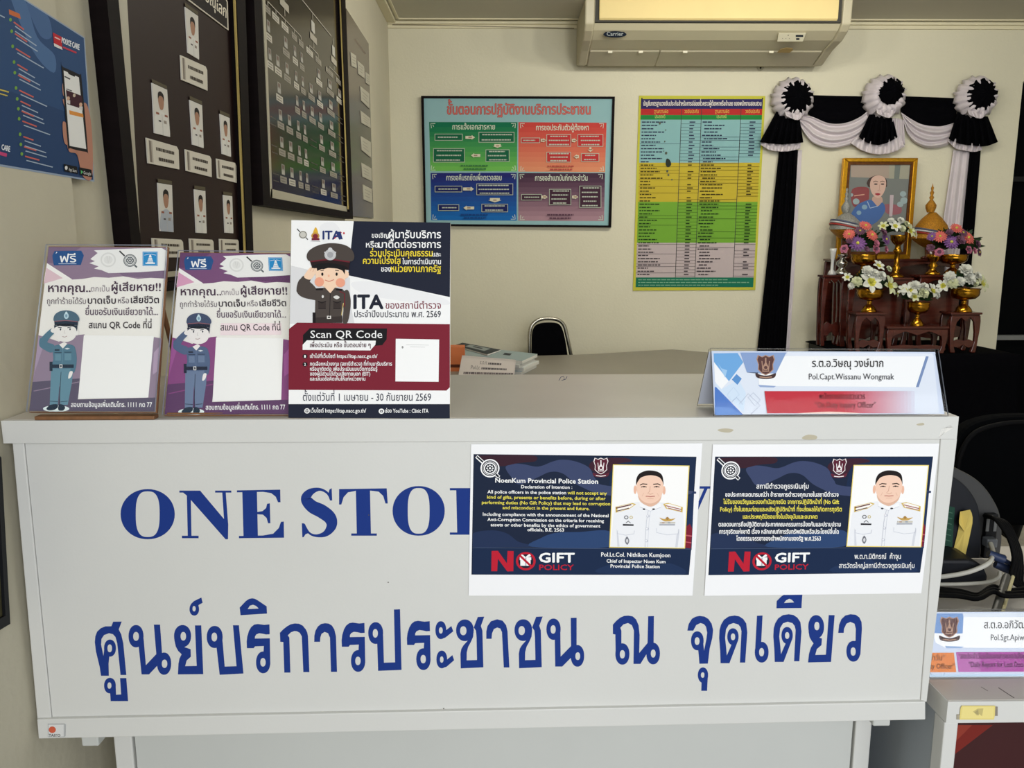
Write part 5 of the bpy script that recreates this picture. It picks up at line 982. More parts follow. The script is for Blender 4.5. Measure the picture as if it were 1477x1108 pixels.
for tp, bt in (([(330, 176), (480, 180), (650, 183)], [(318, 278), (370, 312), (430, 332), (520, 328), (590, 300), (655, 250)]), ([(820, 182), (960, 186), (1120, 193)], [(815, 268), (870, 310), (930, 338), (1010, 348), (1060, 340), (1110, 325)])):
    cloth('black_valance', tp, bt, .012, .012, 3, M_BLACKCLOTH, 'u')
for tp, bt in (([(262, 290), (330, 290), (430, 328), (520, 326), (600, 292), (650, 250)], [(262, 310), (300, 380), (350, 435), (440, 462), (540, 445), (600, 410), (650, 350)]), ([(815, 268), (870, 305), (930, 334), (1010, 345), (1060, 338), (1110, 322)], [(830, 300), (850, 380), (890, 430), (950, 458), (1010, 458), (1060, 445), (1110, 415)])):
    cloth('white_swag', tp, bt, .02, .03, 3.2, M_WHITECLOTH, 'u', nv=40, ph=len(mc.children))
cloth('white_tail', [(770, 300), (800, 300), (830, 310)], [(735, 480), (790, 470), (838, 440)], .02, .02, 3, M_WHITECLOTH, 'v')
cloth('black_side_drape', [(165, 460), (215, 465), (266, 470)], [(38, 1620), (115, 1620), (194, 1620)], .012, .02, 4, M_BLACKCLOTH, 'v')
cloth('white_side_drape', [(264, 470), (278, 470), (286, 472)], [(192, 1620), (204, 1620), (213, 1620)], .01, .006, 1, M_WHITECLOTH, 'v', nu=10)
cloth('white_side_drape', [(1098, 470), (1150, 475), (1192, 475)], [(960, 1420), (1030, 1420), (1096, 1420)], .012, .03, 3, M_WHITECLOTH, 'v', flare=True)
cloth('black_side_drape', [(1188, 470), (1215, 475), (1244, 475)], [(1094, 1420), (1130, 1420), (1168, 1420)], .014, .014, 2, M_BLACKCLOTH, 'v')
for (tp, bt, wt, wb) in (([(150, 262), (205, 285), (272, 300)], [(60, 428), (130, 436), (180, 440), (230, 436), (292, 430)], [(70, 420), (180, 430), (280, 425)], [(62, 440), (110, 470), (165, 478), (220, 476), (275, 462)]),
                         ([(650, 275), (715, 290), (772, 300)], [(592, 400), (630, 428), (690, 443), (745, 430), (797, 402)], [(585, 390), (690, 420), (810, 390)], [(545, 432), (610, 474), (690, 494), (770, 484), (836, 452)]),
                         ([(1120, 265), (1200, 285), (1282, 290)], [(1074, 412), (1130, 436), (1200, 446), (1270, 450), (1336, 428)], [(1080, 400), (1180, 430), (1250, 440)], [(1068, 422), (1110, 462), (1160, 474), (1210, 480), (1250, 470)])):
    cloth('white_frill', wt, wb, .03, .03, 6, M_WHITECLOTH, 'v', flare=True)
    cloth('black_tuft', tp, bt, .035, .05, 6, M_BLACKCLOTH, 'v', flare=True, bulge=.03)
random.seed(11)
for (cx, cy, r, bx, by, br) in ((232, 200, 104, 258, 188, 70), (722, 188, 106, 763, 156, 58), (1213, 192, 104, 1250, 174, 68)):
    sc_ = YB/FPX/3.72; n = 56; c = onY(*C6([(cx, cy)])[0], YB-.03); G = []
    for i in range(n):
        t = 2*PI*i/n; row = []
        for j in range(9):
            v = j/8; rr = r*sc_*(.25+.79*v); dep = .075*math.sin(PI*(.12+.88*v)); w = .012*math.sin(17*t+2*v)+.008*math.sin(29*t+5*v)
            row.append((c[0]+(rr+w*.6)*math.cos(t), c[1]-dep-w*math.sin(PI*v), c[2]+(rr*.98+w*.6)*math.sin(t)))
        G.append(row)
    m = MB(); m.grid(G, M_WHITECLOTH, closed_u=True); ro = m.build('rosette', mc, solid=.003)
    c2 = onY(*C6([(bx, by)])[0], YB-.095); G = []
    for i in range(n):
        t = 2*PI*i/n; row = []
        for j in range(8):
            v = j/7; rr = br*1.12*sc_*v*(1+.05*math.sin(13*t)); row.append((c2[0]+rr*math.cos(t), c2[1]-.055*math.cos(PI/2*v)-.008*math.sin(9*t)*v-.005*math.sin(21*t+9*v)*v, c2[2]+rr*math.sin(t)))
        G.append(row)
    m = MB(); m.grid(G, M_BLACKCLOTH, closed_u=True); m.build('black_puff', ro, solid=.003)
    kx, ky = cx+20, cy+86
    cloth('white_knot', [(kx-60, ky-22), (kx, ky-14), (kx+50, ky-26)], [(kx-52, ky+2), (kx+10, ky+24), (kx+40, ky-4)], .085, .02, 3, M_WHITECLOTH, 'v', nu=20)

# ================================================================== THE ALTAR
ZA = .755
xr = float(onZ(1411, 497, ZA)[0]); xl = 1.90
at_ = thing('altar_table', ((xl+xr)/2, 4.6, 0), 'black cloth covered altar table below the mourning drapery', 'table')
m = MB(); m.box((xl+.02, 4.30, .02), (xr-.02, 4.92, ZA-.015), M_BLACK); m.build('table_frame', at_)
G = []
for i in range(31):
    x = xl+(xr-xl)*i/30; row = []
    for j in range(23):
        if j <= 10: y, z = 4.93-(4.93-4.26)*j/10, ZA-.004
        else: y, z = 4.26-.02*math.sin((j-10)/12*PI/2)-.012*math.sin(i*1.3)*(j-10)/12, ZA-.004-(ZA-.02)*(j-10)/12
        if i == 0 or i == 30: z = min(z, ZA-.01)
        row.append((x, y, z))
    G.append(row)
m = MB(); m.grid(G, M_BLACKCLOTH); q = [onY(1151, 484, 4.90), onY(1160, 491, 4.90), onY(1190, 497, 4.9)]
m.build('table_cloth', at_, solid=.003)
def stool(xa, xb, yt, Y, depth, label, z0=ZA, grp=None, panel=False):
    a, b = onY(xa, yt, Y), onY(xb, yt, Y); x0, x1, zt = float(a[0]), float(b[0]), float(a[2]); W_, H_ = x1-x0, zt-z0
    t = thing('altar_stool', ((x0+x1)/2, Y+depth/2, z0), label, 'stool', grp)
    m = MB(); m.box((x0-.006, Y-.006, zt-.011), (x1+.006, Y+depth+.006, zt), M_REDWOOD); m.box((x0+.002, Y+.002, zt-.018), (x1-.002, Y+depth-.002, zt-.011), M_REDWOOD); m.build('stool_top', t, bevel=.002)
    lw = min(.034, W_*.2); hz = zt-.018; ap = min(.035, H_*.25)
    for yy in (Y, Y+depth-.016):
        pr = [(x0, hz), (x1, hz), (x1-lw, hz-ap)]+[(x1-lw-(W_-2*lw)*k/8, hz-ap*(.55+.3*math.cos(k*PI/2))) for k in range(1, 8)]+[(x0+lw, hz-ap)]
        m = MB(); m.extr([(x, yy, z) for x, z in pr], (0, .014, 0), M_REDWOOD); m.build('apron', t)
        h = hz-z0
        for s_, xo in ((1, x0), (-1, x1)):
            pr = [(0, h), (lw*1.1, h), (lw*1.0, h*.82), (lw*.72, h*.55), (lw*.7, h*.3), (lw*.95, h*.12), (lw*1.15, h*.03), (lw*1.1, 0), (lw*.35, 0), (lw*.2, h*.12), (lw*.1, h*.32), (-lw*.06, h*.6), (-lw*.1, h*.85)]
            m = MB(); m.extr([(xo+s_*x, yy-.002, z0+z) for x, z in pr], (0, .02, 0), M_REDWOOD); m.build('leg', t, bevel=.003)
    pr = [(x0+lw*.6, z0+h*.30), (x0+W_*.3, z0+h*.36), (x0+W_*.5, z0+h*.32), (x1-W_*.3, z0+h*.36), (x1-lw*.6, z0+h*.30), (x1-lw*.6, z0+h*.17), (x1-W_*.32, z0+h*.14), (x0+W_*.5, z0+h*.22), (x0+W_*.32, z0+h*.14), (x0+lw*.6, z0+h*.17)]
    m = MB(); m.extr([(x, Y+.004, z) for x, z in pr], (0, .010, 0), M_REDWOOD); m.build('stretcher', t)
    if panel:
        m = MB(); m.box((x0+.008, Y+depth-.022, z0+.06), (x1-.008, Y+depth-.017, hz), M_REDWOOD); m.build('shade_backing', t)  # added dark sheet: closes the see-through, stands in for shadow under the top
    return t
stool(1236, 1277, 451, 4.31, .11, 'small red lacquered stool under the left white lily bowl'); stool(1281, 1367, 471, 4.29, .11, 'low wide red lacquered stool under the middle white lily bowl'); stool(1373, 1415, 451, 4.31, .11, 'small red lacquered stool under the right white flower bowl')
stool(1188, 1221, 397, 4.63, .07, 'tall narrow red stool under the silver candle stand at left')
stool(1226, 1316, 401, 4.50, .11, 'red stool under the left pink and purple flower bowl', panel=True); stool(1328, 1400, 397, 4.50, .11, 'red stool under the right pink and purple flower bowl', panel=True)
stool(1206, 1384, 374, 4.72, .17, 'tall wide red table at the back carrying the gold framed portrait', panel=True)
def lathe_px(mb, cx, Y, prof, mtl, n=22):
    "profile in pixels: (half width, y)"
    k = Y/FPX*1.0; q = onY(cx, prof[0][1], Y); sc2 = (onY(cx+10, prof[0][1], Y)[0]-q[0])/10
    mb.lathe([(r*sc2, float(onY(cx, y, Y)[2])-float(q[2])) for r, y in prof], (float(q[0]), Y, float(q[2])), mtl, n)
def phan(mb, cx, yr, yf, R, Y, mtl=None):
    h = yf-yr
    lathe_px(mb, cx, Y, [(0, yf), (R*.56, yf), (R*.58, yf-h*.06), (R*.5, yf-h*.16), (R*.36, yf-h*.26), (R*.2, yf-h*.34), (R*.15, yf-h*.40), (R*.22, yf-h*.44), (R*.14, yf-h*.48), (R*.3, yf-h*.53), (R*.72, yf-h*.58), (R*.92, yf-h*.7), (R*.97, yf-h*.84), (R*.94, yf-h*.92), (R*1.03, yr), (R*.95, yr), (R*.8, yr+h*.1), (0, yr+h*.12)], mtl or M_GOLD, 26)
F_PINK, F_PURP, F_MAUVE, F_ROSE = mat('pink_petal', (196, 96, 88), .6, 0, .3, .1, 40), mat('purple_petal', (112, 72, 128), .6, 0, .3, .12, 40), mat('mauve_petal', (98, 62, 84), .6, 0, .3, .12, 40), mat('rose_petal', (172, 100, 124), .6, 0, .3, .1, 40)
F_WHITE, F_CREAM, F_YEL = mat('white_petal', (196, 197, 188), .6, 0, .3, .04, 40), mat('greenish_white_petal', (190, 194, 158), .6, 0, .3, .06, 40), mat('yellow_petal_base', (184, 180, 70), .6, 0, .3, .1, 40)
def petal(mb, c, d, rad, side, r, w, cup, mtl, m2=None):
    T = ((0.05, .25), (.35, .85), (.65, 1.0), (.88, .6), (1.0, .06)); L, R = [], []
    for t, ww in T:
        p = c+rad*(r*t)+d*(r*cup*math.sin(t*PI*.55)-r*.15*t*t); L.append(p+side*(w*ww)+d*(w*.25)); R.append(p-side*(w*ww)+d*(w*.25))
    mid = [c+rad*(r*t)+d*(r*cup*math.sin(t*PI*.55)-r*.15*t*t) for t, _ in T]
    V = L+mid+R; n = 5
    for i in range(n-1): mb.add([V[i], V[i+1], V[n+i+1], V[n+i]], [(0, 1, 2, 3)], m2 if (m2 and i == 0) else mtl, True); mb.add([V[n+i], V[n+i+1], V[2*n+i+1], V[2*n+i]], [(0, 1, 2, 3)], m2 if (m2 and i == 0) else mtl, True)
def head(kind, c, r, d, parent, m1, m2=None):
    mb = MB(); d = d/np.linalg.norm(d); u = np.cross(d, (0.1, .2, 1.0)); u /= np.linalg.norm(u); v = np.cross(d, u); j = random.uniform(0, 6)
    def ringp(n, r_, w, cup, off, mt, mt2=None, rot=0):
        for k in range(n):
            t = 2*PI*k/n+j+rot; rad = u*math.cos(t)+v*math.sin(t); sd = -u*math.sin(t)+v*math.cos(t); petal(mb, c+d*off, d, rad, sd, r_*random.uniform(.9, 1.08), w, cup, mt, mt2)
    if kind == 'gerbera': ringp(16, r, r*.15, .12, 0, m1); ringp(12, r*.72, r*.13, .25, r*.06, m1); mb.ball(c+d*r*.12, r*.2, m2 or F_YEL, 5, 8)
    elif kind == 'lily': ringp(3, r*1.05, r*.26, .35, 0, m1, F_YEL); ringp(3, r, r*.3, .42, r*.03, m1, F_YEL, PI/3); [mb.tube([c, c+d*r*.5+(u*math.cos(k)+v*math.sin(k))*r*.16], r*.025, F_YEL, 4) for k in range(0, 6, 2)]
    elif kind == 'rose': ringp(6, r, r*.42, .5, 0, m1); ringp(5, r*.7, r*.36, .9, r*.05, m1); ringp(4, r*.42, r*.26, 1.4, r*.1, m2 or m1); mb.ball(c+d*r*.3, r*.22, m2 or m1, 5, 8)
    elif kind == 'carnation':
        for n, rr, cp_ in ((10, 1, .2), (9, .85, .55), (8, .65, .95), (6, .42, 1.5)): ringp(n, r*rr, r*.3, cp_, r*.05, m1)
    o_ = mb.build(kind, parent); return o_
def arrangement(label, cat, Y, bowl, heads, grp, leafr, leafc, extra=None):
    cx, yr, yf, R = bowl; t = thing('flower_bowl', onY(cx, yf, Y), label, cat, grp)
    mb = MB(); phan(mb, cx, yr, yf, R, Y) if extra is None else extra(mb); mb.build('gold_bowl', t)
    cen = onY(*leafc, Y); s1 = Y/FPX/4.973
    mb = MB()
    for k in range(170):
        a = random.uniform(0, 2*PI); e = random.uniform(-.1, 1.2); dv = np.array((math.cos(a)*math.cos(e), math.sin(a)*math.cos(e)*.45, math.sin(e)*.75)); rr = leafr*s1*random.uniform(.55, 1.05)
        p0 = cen+dv*rr*.25; sd = np.cross(dv, (random.random(), random.random(), .5)); sd /= np.linalg.norm(sd); ln = rr*.72; w = ln*.17
        mb.add([p0, p0+dv*ln*.5+sd*w, p0+dv*ln, p0+dv*ln*.5-sd*w], [(0, 1, 2, 3)], M_LEAF)
    tag(mb.build('foliage', t), kind='stuff')
    for kind, hx, hy, r, m1, m2 in heads:
        px, py = 1180+hx/4.973, 300+hy/4.973; q = onY(px, py, Y); off = (q-cen)/(leafr*s1); dep = math.sqrt(max(0, 1-min(1, off[0]**2+off[2]**2)))*leafr*s1*.4
        c = onY(px, py, Y-dep-.01); d = np.array((off[0]*.8, -.9, off[2]*.6+.35)); head(kind, c, r*s1, d, t, m1, m2)
    return t
Gk, Lk, Rk, Ck = 'gerbera', 'lily', 'rose', 'carnation'
GP = 'pink and purple flower bowls'; GW = 'white flower bowls on the altar'
arrangement('pink and purple artificial flowers in gold bowl, left of the portrait', 'flowers', 4.555, (1244, 367, 400.5, 18), [(Gk, 385, 195, 48, F_PINK, None), (Gk, 222, 190, 46, F_PINK, None), (Gk, 340, 128, 46, F_PINK, None), (Gk, 282, 255, 62, F_PURP, None), (Gk, 485, 226, 48, F_PURP, None), (Rk, 405, 298, 34, F_ROSE, F_MAUVE), (Rk, 188, 296, 32, F_ROSE, F_MAUVE), (Rk, 478, 300, 28, F_ROSE, None), (Rk, 412, 258, 28, F_ROSE, None), (Rk, 460, 180, 32, F_MAUVE, None), (Rk, 225, 235, 28, F_MAUVE, None), (Gk, 300, 165, 40, F_MAUVE, None), (Rk, 345, 300, 24, F_MAUVE, None)], GP, 190, (1244, 355))
arrangement('pink and purple artificial flowers in gold bowl, right below the gold spire', 'flowers', 4.555, (1373, 367, 396.5, 19), [(Gk, 875, 205, 48, F_PINK, None), (Gk, 1075, 215, 54, F_PINK, None), (Gk, 992, 146, 46, F_PINK, None), (Gk, 955, 246, 58, F_PURP, None), (Rk, 1015, 236, 38, F_MAUVE, None), (Rk, 868, 320, 34, F_ROSE, F_MAUVE), (Rk, 1070, 304, 32, F_ROSE, F_MAUVE), (Rk, 1135, 262, 30, F_MAUVE, None), (Gk, 1155, 318, 34, F_MAUVE, None), (Gk, 818, 205, 38, F_PURP, None), (Rk, 808, 290, 30, F_MAUVE, None), (Rk, 940, 180, 28, F_MAUVE, None), (Rk, 1115, 310, 26, F_ROSE, None), (Gk, 1040, 178, 36, F_MAUVE, None)], GP, 215, (1378, 356))
arrangement('white lilies in gold bowl on the left front stool', 'flowers', 4.365, (1253, 417, 450.5, 18.5), [(Lk, 375, 540, 82, F_WHITE, None), (Lk, 500, 560, 74, F_CREAM, None), (Ck, 278, 530, 42, F_CREAM, None), (Ck, 350, 455, 44, F_WHITE, None), (Lk, 430, 420, 46, F_WHITE, None), (Ck, 505, 440, 26, F_CREAM, None), (Ck, 450, 490, 40, F_WHITE, None), (Lk, 212, 500, 36, F_WHITE, None), (Ck, 240, 560, 28, F_WHITE, None), (Ck, 400, 470, 36, F_WHITE, None), (Lk, 560, 610, 34, F_CREAM, None)], GW, 175, (1253, 412))
arrangement('white lilies in gold bowl on the low middle stool', 'flowers', 4.345, (1322, 436, 470.5, 15.5), [(Lk, 655, 590, 62, F_WHITE, None), (Ck, 695, 560, 42, F_WHITE, None), (Ck, 750, 612, 46, F_CREAM, None), (Lk, 812, 600, 62, F_WHITE, None), (Lk, 618, 592, 44, F_WHITE, None), (Ck, 840, 622, 38, F_WHITE, None), (Ck, 760, 570, 36, F_WHITE, None), (Lk, 690, 640, 40, F_CREAM, None)], GW, 150, (1322, 430))
arrangement('white carnations and lilies in gold bowl on the right front stool', 'flowers', 4.365, (1389, 416, 450.5, 20), [(Ck, 1055, 450, 52, F_WHITE, None), (Ck, 1080, 512, 50, F_WHITE, None), (Ck, 962, 540, 46, F_CREAM, None), (Ck, 1018, 530, 38, F_WHITE, None), (Lk, 1168, 548, 62, F_CREAM, None), (Lk, 898, 560, 50, F_WHITE, None), (Ck, 945, 495, 44, F_WHITE, None), (Ck, 1120, 540, 34, F_CREAM, None), (Ck, 1140, 490, 34, F_WHITE, None)], GW, 165, (1389, 412))
def tallstand(mb):
    lathe_px(mb, 1291.5, 4.57, [(0, 401), (11, 401), (11.5, 398), (6, 395), (4, 390), (6, 386), (3.5, 382), (3.4, 366), (6, 362), (4, 358), (3.6, 354), (7, 351), (10.5, 346), (11, 341), (11.6, 339), (10, 339), (0, 342)], M_GOLD)
arrangement('small white lilies on tall gold stand in front of portrait frame', 'flowers', 4.57, (1291.5, 339, 401, 11), [(Lk, 550, 135, 46, F_WHITE, None), (Lk, 652, 168, 52, F_CREAM, None), (Ck, 632, 118, 26, F_CREAM, None), (Lk, 468, 132, 36, F_CREAM, None), (Ck, 590, 92, 28, F_WHITE, None), (Ck, 522, 92, 24, F_WHITE, None), (Ck, 600, 150, 30, F_CREAM, None), (Lk, 690, 190, 32, F_WHITE, None)], GW, 120, (1291.5, 333), tallstand)
mb = MB(); lathe_px(mb, 1344.5, 4.56, [(0, 397), (10, 397), (10.5, 394), (6, 391), (3.5, 387), (7, 383), (3.5, 379), (7, 376), (9, 371), (9.5, 367), (8, 367), (0, 369)], M_GOLD)
tag(mb.build('candle_stand', loc=tuple(onY(1344.5, 397, 4.56))), 'short gold candle stand left of the right pink flower bowl', 'candle stand')
mb = MB(); lathe_px(mb, 1213.5, 4.675, [(0, 396.5), (10, 396.5), (10.5, 393), (6, 390), (3.6, 386), (8, 382), (8, 378), (3.4, 374), (3.2, 371), (6.5, 369), (7, 367), (0, 368)], M_SILVER)
tag(mb.build('candle_stand', loc=tuple(onY(1213.5, 396.5, 4.675))), 'silver candle stand on the tall narrow stool at altar left', 'candle stand')
mb = MB(); lathe_px(mb, 1199.5, 4.675, [(0, 396.5), (6, 396.5), (5, 393), (2.2, 389), (2, 376), (3, 372), (4, 364), (5, 358.5), (4.4, 358.5), (0, 366)], mat('white_porcelain', (206, 206, 204), .25, 0, .5))
tag(mb.build('offering_cup', loc=tuple(onY(1199.5, 396.5, 4.675))), 'slender white offering cup at the far left of the altar', 'cup')
# tapering beaded offerings
Yp = 4.79
def phum(cx, R, ys, Yp, label, mtl, low):
    yb_, ymax, yn, ball, tip = ys
    t = thing('beaded_offering', onY(cx, yb_, Yp), label, 'offering')
    mb = MB(); lathe_px(mb, cx, Yp, [(0, yb_), (R*.5, yb_), (R*.52, yb_-2), (R*.3, yb_-5), (R*.35, ymax+12)], M_REDWOOD); mb.build('pedestal', t)
    mb = MB(); lathe_px(mb, cx, Yp, [(R*.34, ymax+13), (R*.6, ymax+9), (R*.9, ymax+3), (R, ymax)], low); mb.build('lower_body', t)
    mb = MB(); lathe_px(mb, cx, Yp, [(R, ymax), (R*.97, ymax-5), (R*.8, ymax-(ymax-yn)*.5), (R*.5, ymax-(ymax-yn)*.78), (R*.18, yn)], mtl); ub = mb.build('upper_body', t)
    mb = MB(); lathe_px(mb, cx, Yp, [(R*.18, yn), (R*.27, ball+3), (R*.28, ball-1), (R*.18, ball-5), (R*.07, ball-9), (R*.13, ball-12), (R*.06, ball-15), (R*.11, ball-19), (R*.05, ball-22), (R*.08, ball-26), (R*.035, ball-28), (0, tip)], mtl, 14); mb.build('spire', ub)
    for k, (mm, off) in enumerate(((mat('red_band', (150, 40, 36), .5), 3.0), (mat('pale_band', (186, 186, 190), .5), 6.2), (mat('blue_band', (70, 76, 100), .5), 9))):
        c = onY(cx, ymax-off, Yp); s_ = Yp/FPX; rr = R*s_*(1.0-.012*off)
        mb = MB(); mb.tube([(c[0]+rr*math.cos(a), c[1]+rr*math.sin(a), c[2]-.25*rr*math.cos(a)) for a in np.linspace(0, 2*PI, 25)], 1.3*s_, mm, 6, False); mb.build('band', ub)
phum(1342, 25.5, (373.5, 344, 306.5, 297, 264), 4.785, 'golden beaded tapering offering with tall spire, right of the portrait', M_GOLDGLIT, M_GOLDGLIT)
phum(1219.5, 22, (373.5, 331, 307, 299, 287), 4.765, 'silver beaded tapering offering left of the portrait', M_SILVGLIT, M_GOLDGLIT)
# gold framed portrait
Yq = 4.872
O = on(PY(Yq), [(1217.6, 227.8), (1324.6, 227.8), (1313, 373.6), (1206.5, 373.6)]); I = on(PY(Yq), [(1227.5, 237.5), (1314.5, 237.5), (1304, 363), (1217.5, 363)]); I2 = on(PY(Yq), [(1224, 233.5), (1318, 233.5), (1307.5, 367), (1213.5, 367)])
pf = thing('portrait_frame', (O[2]+O[3])/2, 'gold framed portrait of a woman in blue on the altar', 'picture frame')
m = MB(); bars(m, O, I2, (0, .03, 0), M_GOLDFRAME); m.build('outer_moulding', pf, bevel=.003)
m = MB(); bars(m, [p+np.array((0, .006, 0)) for p in I2], [p+np.array((0, .006, 0)) for p in I], (0, .02, 0), mat('dark_gilt_moulding', (104, 62, 22), .35, .6, .5, .3, 60)); m.build('inner_moulding', pf)
A = Art(PY(Yq+.014), (1190, 200), 7.387, step=8e-5)
INK_FINISH = (0.2, 0.5)
A.slab([(272, 270), (925, 270), (848, 1212), (196, 1212)], (116, 120, 118), .005)
A.clip = (276, 272, 906, 1180)
A.poly([(276, 272), (905, 272), (890, 430), (272, 410)], (164, 148, 136)); A.poly([(680, 272), (905, 272), (890, 430), (680, 425)], (158, 156, 140)); A.poly([(745, 272), (805, 272), (790, 430), (735, 430)], (112, 120, 116))
A.smooth([(290, 540), (450, 520), (470, 600), (440, 700), (300, 720)], (134, 66, 70)); A.line([(310, 610), (420, 595)], 10, (206, 160, 140)); A.smooth([(640, 700), (800, 720), (800, 800), (660, 800)], (146, 90, 100))
A.smooth([(445, 470), (470, 425), (530, 395), (600, 395), (650, 430), (660, 480), (640, 520), (480, 520), (450, 490)], (66, 48, 46))
A.smooth([(510, 620), (600, 620), (610, 690), (560, 720), (510, 680)], (190, 156, 142)); A.smooth([(480, 470), (510, 410), (570, 392), (630, 412), (650, 470), (640, 540), (610, 600), (570, 632), (520, 610), (486, 550)], (206, 172, 158))
for x in (540, 612): A.line([(x-28, 462), (x, 452), (x+24, 462)], 7, (80, 62, 58)); A.ell(x, 485, 20, 8, (74, 60, 62), 14)
A.line([(580, 490), (578, 545), (556, 556), (596, 556)], 5, (180, 140, 128)); A.smooth([(530, 590), (560, 580), (590, 590), (562, 606)], (156, 50, 62), 4)
A.smooth([(250, 860), (330, 720), (440, 660), (500, 660), (560, 720), (610, 680), (640, 760), (560, 880), (400, 960), (240, 960)], (66, 100, 160)); A.line([(450, 670), (480, 740), (560, 720)], 8, (170, 186, 206)); A.ell(420, 730, 30, 26, (130, 160, 180), 14); A.ell(360, 790, 26, 24, (130, 160, 180), 14)
for x, y, r in ((830, 590, 34), (840, 660, 40), (800, 700, 34), (280, 600, 20), (330, 670, 36)): A.ell(x, y, r, r*.9, (150, 168, 172), 14)
A.poly([(690, 600), (730, 600), (715, 830), (682, 830)], (186, 170, 176)); A.clip = None
INK_FINISH = (0.6, 0.1)
A.build('portrait', pf)

# ================================================================== ON THE RIGHT-HAND DESK
YM = 1.44
out = [(1200, 655), (1340, 662), (1375, 674), (1400, 686), (1418, 700), (1433, 720), (1443, 742), (1446, 775), (1442, 806), (1200, 812)]
mon = thing('computer_monitor', (onY(1330, 800, YM)[0], YM, ZD), 'dark monitor seen from behind with ports and rounded grey rim', 'monitor')
Pm = [onY(x, y, YM) for x, y in sm(out[1:9], 4, False)]; xl_ = .58; Pm = [np.array((xl_, YM, Pm[0][2]))]+Pm+[np.array((xl_, YM, Pm[-1][2]))]
m = MB(); m.extr(Pm, (0, .05, 0), mat('grey_rim_plastic', (58, 58, 58), .45, 0, .4)); m.build('rim', mon, bevel=.004)
inn = [(1340, 674), (1368, 684), (1392, 700), (1408, 722), (1414, 745), (1416, 790), (1414, 806)]
Pi = [onY(x, y, YM-.03) for x, y in sm(inn, 4, False)]; Pi = [np.array((xl_+.01, YM-.03, Pi[0][2]))]+Pi+[np.array((xl_+.01, YM-.03, Pi[-1][2]))]
m = MB(); m.extr(Pi, (0, .0299, 0), mat('navy_black_shell', (16, 19, 27), .5, 0, .3, .1, 20)); shell = m.build('rear_shell', mon, bevel=.006)
m = MB(); q0, q1 = onY(1418, 806, YM-.012), onY(1441, 742, YM-.012); m.box((q0[0], YM-.012, q0[2]), (q1[0], YM, q1[2]), M_BLACK); pp = m.build('port_panel', mon, bevel=.002)
for x, y in ((1425, 758), (1436, 758)):
    q = onY(x, y, YM-.014); m = MB(); m.box((q[0]-.003, YM-.0135, q[2]-.012), (q[0]+.003, YM-.012, q[2]+.012), mat('port_metal', (120, 122, 124), .35, .8)); m.build('port', pp)
q = onY(1427, 782, YM-.02); m = MB(); m.box((q[0]-.010, YM-.03, q[2]-.008), (q[0]+.010, YM-.012, q[2]+.009), mat('plug_grey', (112, 116, 122), .4)); m.build('plug', pp, bevel=.002)
m = MB(); m.extr([onY(x, y, 1.335) for x, y in ((1325, 808), (1398, 808), (1411, 812), (1420, 818), (1426, 832), (1424, 842), (1325, 846))], (0, .074, 0), mat('navy_black_shell', (16, 19, 27))); m.build('lower_housing', mon, bevel=.006)
m = MB(); m.box((.62, YM-.02, ZD+.0005), (.82, YM+.085, ZD+.012), M_BLACK); m.box((.70, YM+.005, ZD+.01), (.76, YM+.04, ZD+.12), M_BLACK); m.build('stand', mon)
A = Art(PY(YM-.0302), (1360, 580), 3.4625, step=6e-5); A.slab([(-60, 500), (60, 527), (44, 762), (-60, 745)], (38, 70, 58), .0003)
for k in range(7): A.line([(6-k*.5, 545+k*28), (48-k*2, 555+k*28)], 4, (70, 104, 88))
A.build('green_label', shell)
note = [(66, 582), (84, 546), (120, 529), (140, 552), (150, 578), (148, 606), (142, 640), (126, 700), (110, 774), (90, 760), (74, 752), (55, 742), (68, 690), (80, 640), (82, 606), (66, 600)]
m = MB(); pl_ = PY(YM-.034)
P = [on(pl_, [(1360+x/3.4625, 580+y/3.4625)])[0] for x, y in note]; P = [p+np.array((0, -.010 if 540 > y or x < 70 and y < 610 else -.002*math.sin(x), 0)) for p, (x, y) in zip(P, note)]
c = np.mean(P, 0)+np.array((0, -.003, 0)); NM = mat('yellow_sticky_note', (214, 190, 104), .8, 0, .1, .05, 20)
m.add(P+[c], [(i, (i+1) % len(P), len(P)) for i in range(len(P))], NM); o_ = m.build('sticky_note', solid=.0006, loc=tuple(c)); tag(o_, 'curled yellow sticky note on the back of the monitor', 'sticky note')
A = Art(PY(YM-.0495), (1360, 580), 3.4625, step=3e-5)
def wire(name, pts, r, mtl, label, grp=None):
    P = [tuple(onY(x, y, Y)) for x, y, Y in pts]; m = MB(); m.tube(sm(P, 6, False), r, mtl, 8); return tag(m.build(name, loc=P[0]), label, 'cable', grp)
WC = mat('white_cable_sheath', (206, 204, 194), .5)
wire('video_cable', [(1429, 784, YM-.035), (1432, 797, YM-.06), (1426, 812, 1.328), (1404, 823, 1.322), (1380, 829, 1.32), (1350, 833, YM-.13), (1322, 836, YM-.13)], .0042, WC, 'upper white cable leaving the monitor port')
wire('video_cable', [(1442, 826, 1.34), (1440, 833, 1.33), (1425, 839.5, 1.322), (1400, 842, 1.32), (1370, 843, 1.32), (1330, 843, 1.32)], .0034, WC, 'lower white cable lying on the right-hand desk')
BC = mat('black_cable_sheath', (9, 9, 11), .65, 0, .1)
GB = 'black cables heaped on the right-hand desk'
random.seed(5)
for k in range(5):
    x0 = 1420+k*3.4; pts = [(x0, 744+k, YM-.02), (x0+14+k*1.5, 748+2*k, YM-.05), (1454+k*4, 775+4*k, YM-.08), (1462+k*3.0, 805+3*k, YM-.1), (1458+k*4, 832+2*k, YM-.12), (1470+k*3, 846+k, YM-.13), (1500, 850+2*k, YM-.14)]
    wire('power_cable', pts, .0036, BC, 'black cable in the heap drooping beside the monitor', GB)
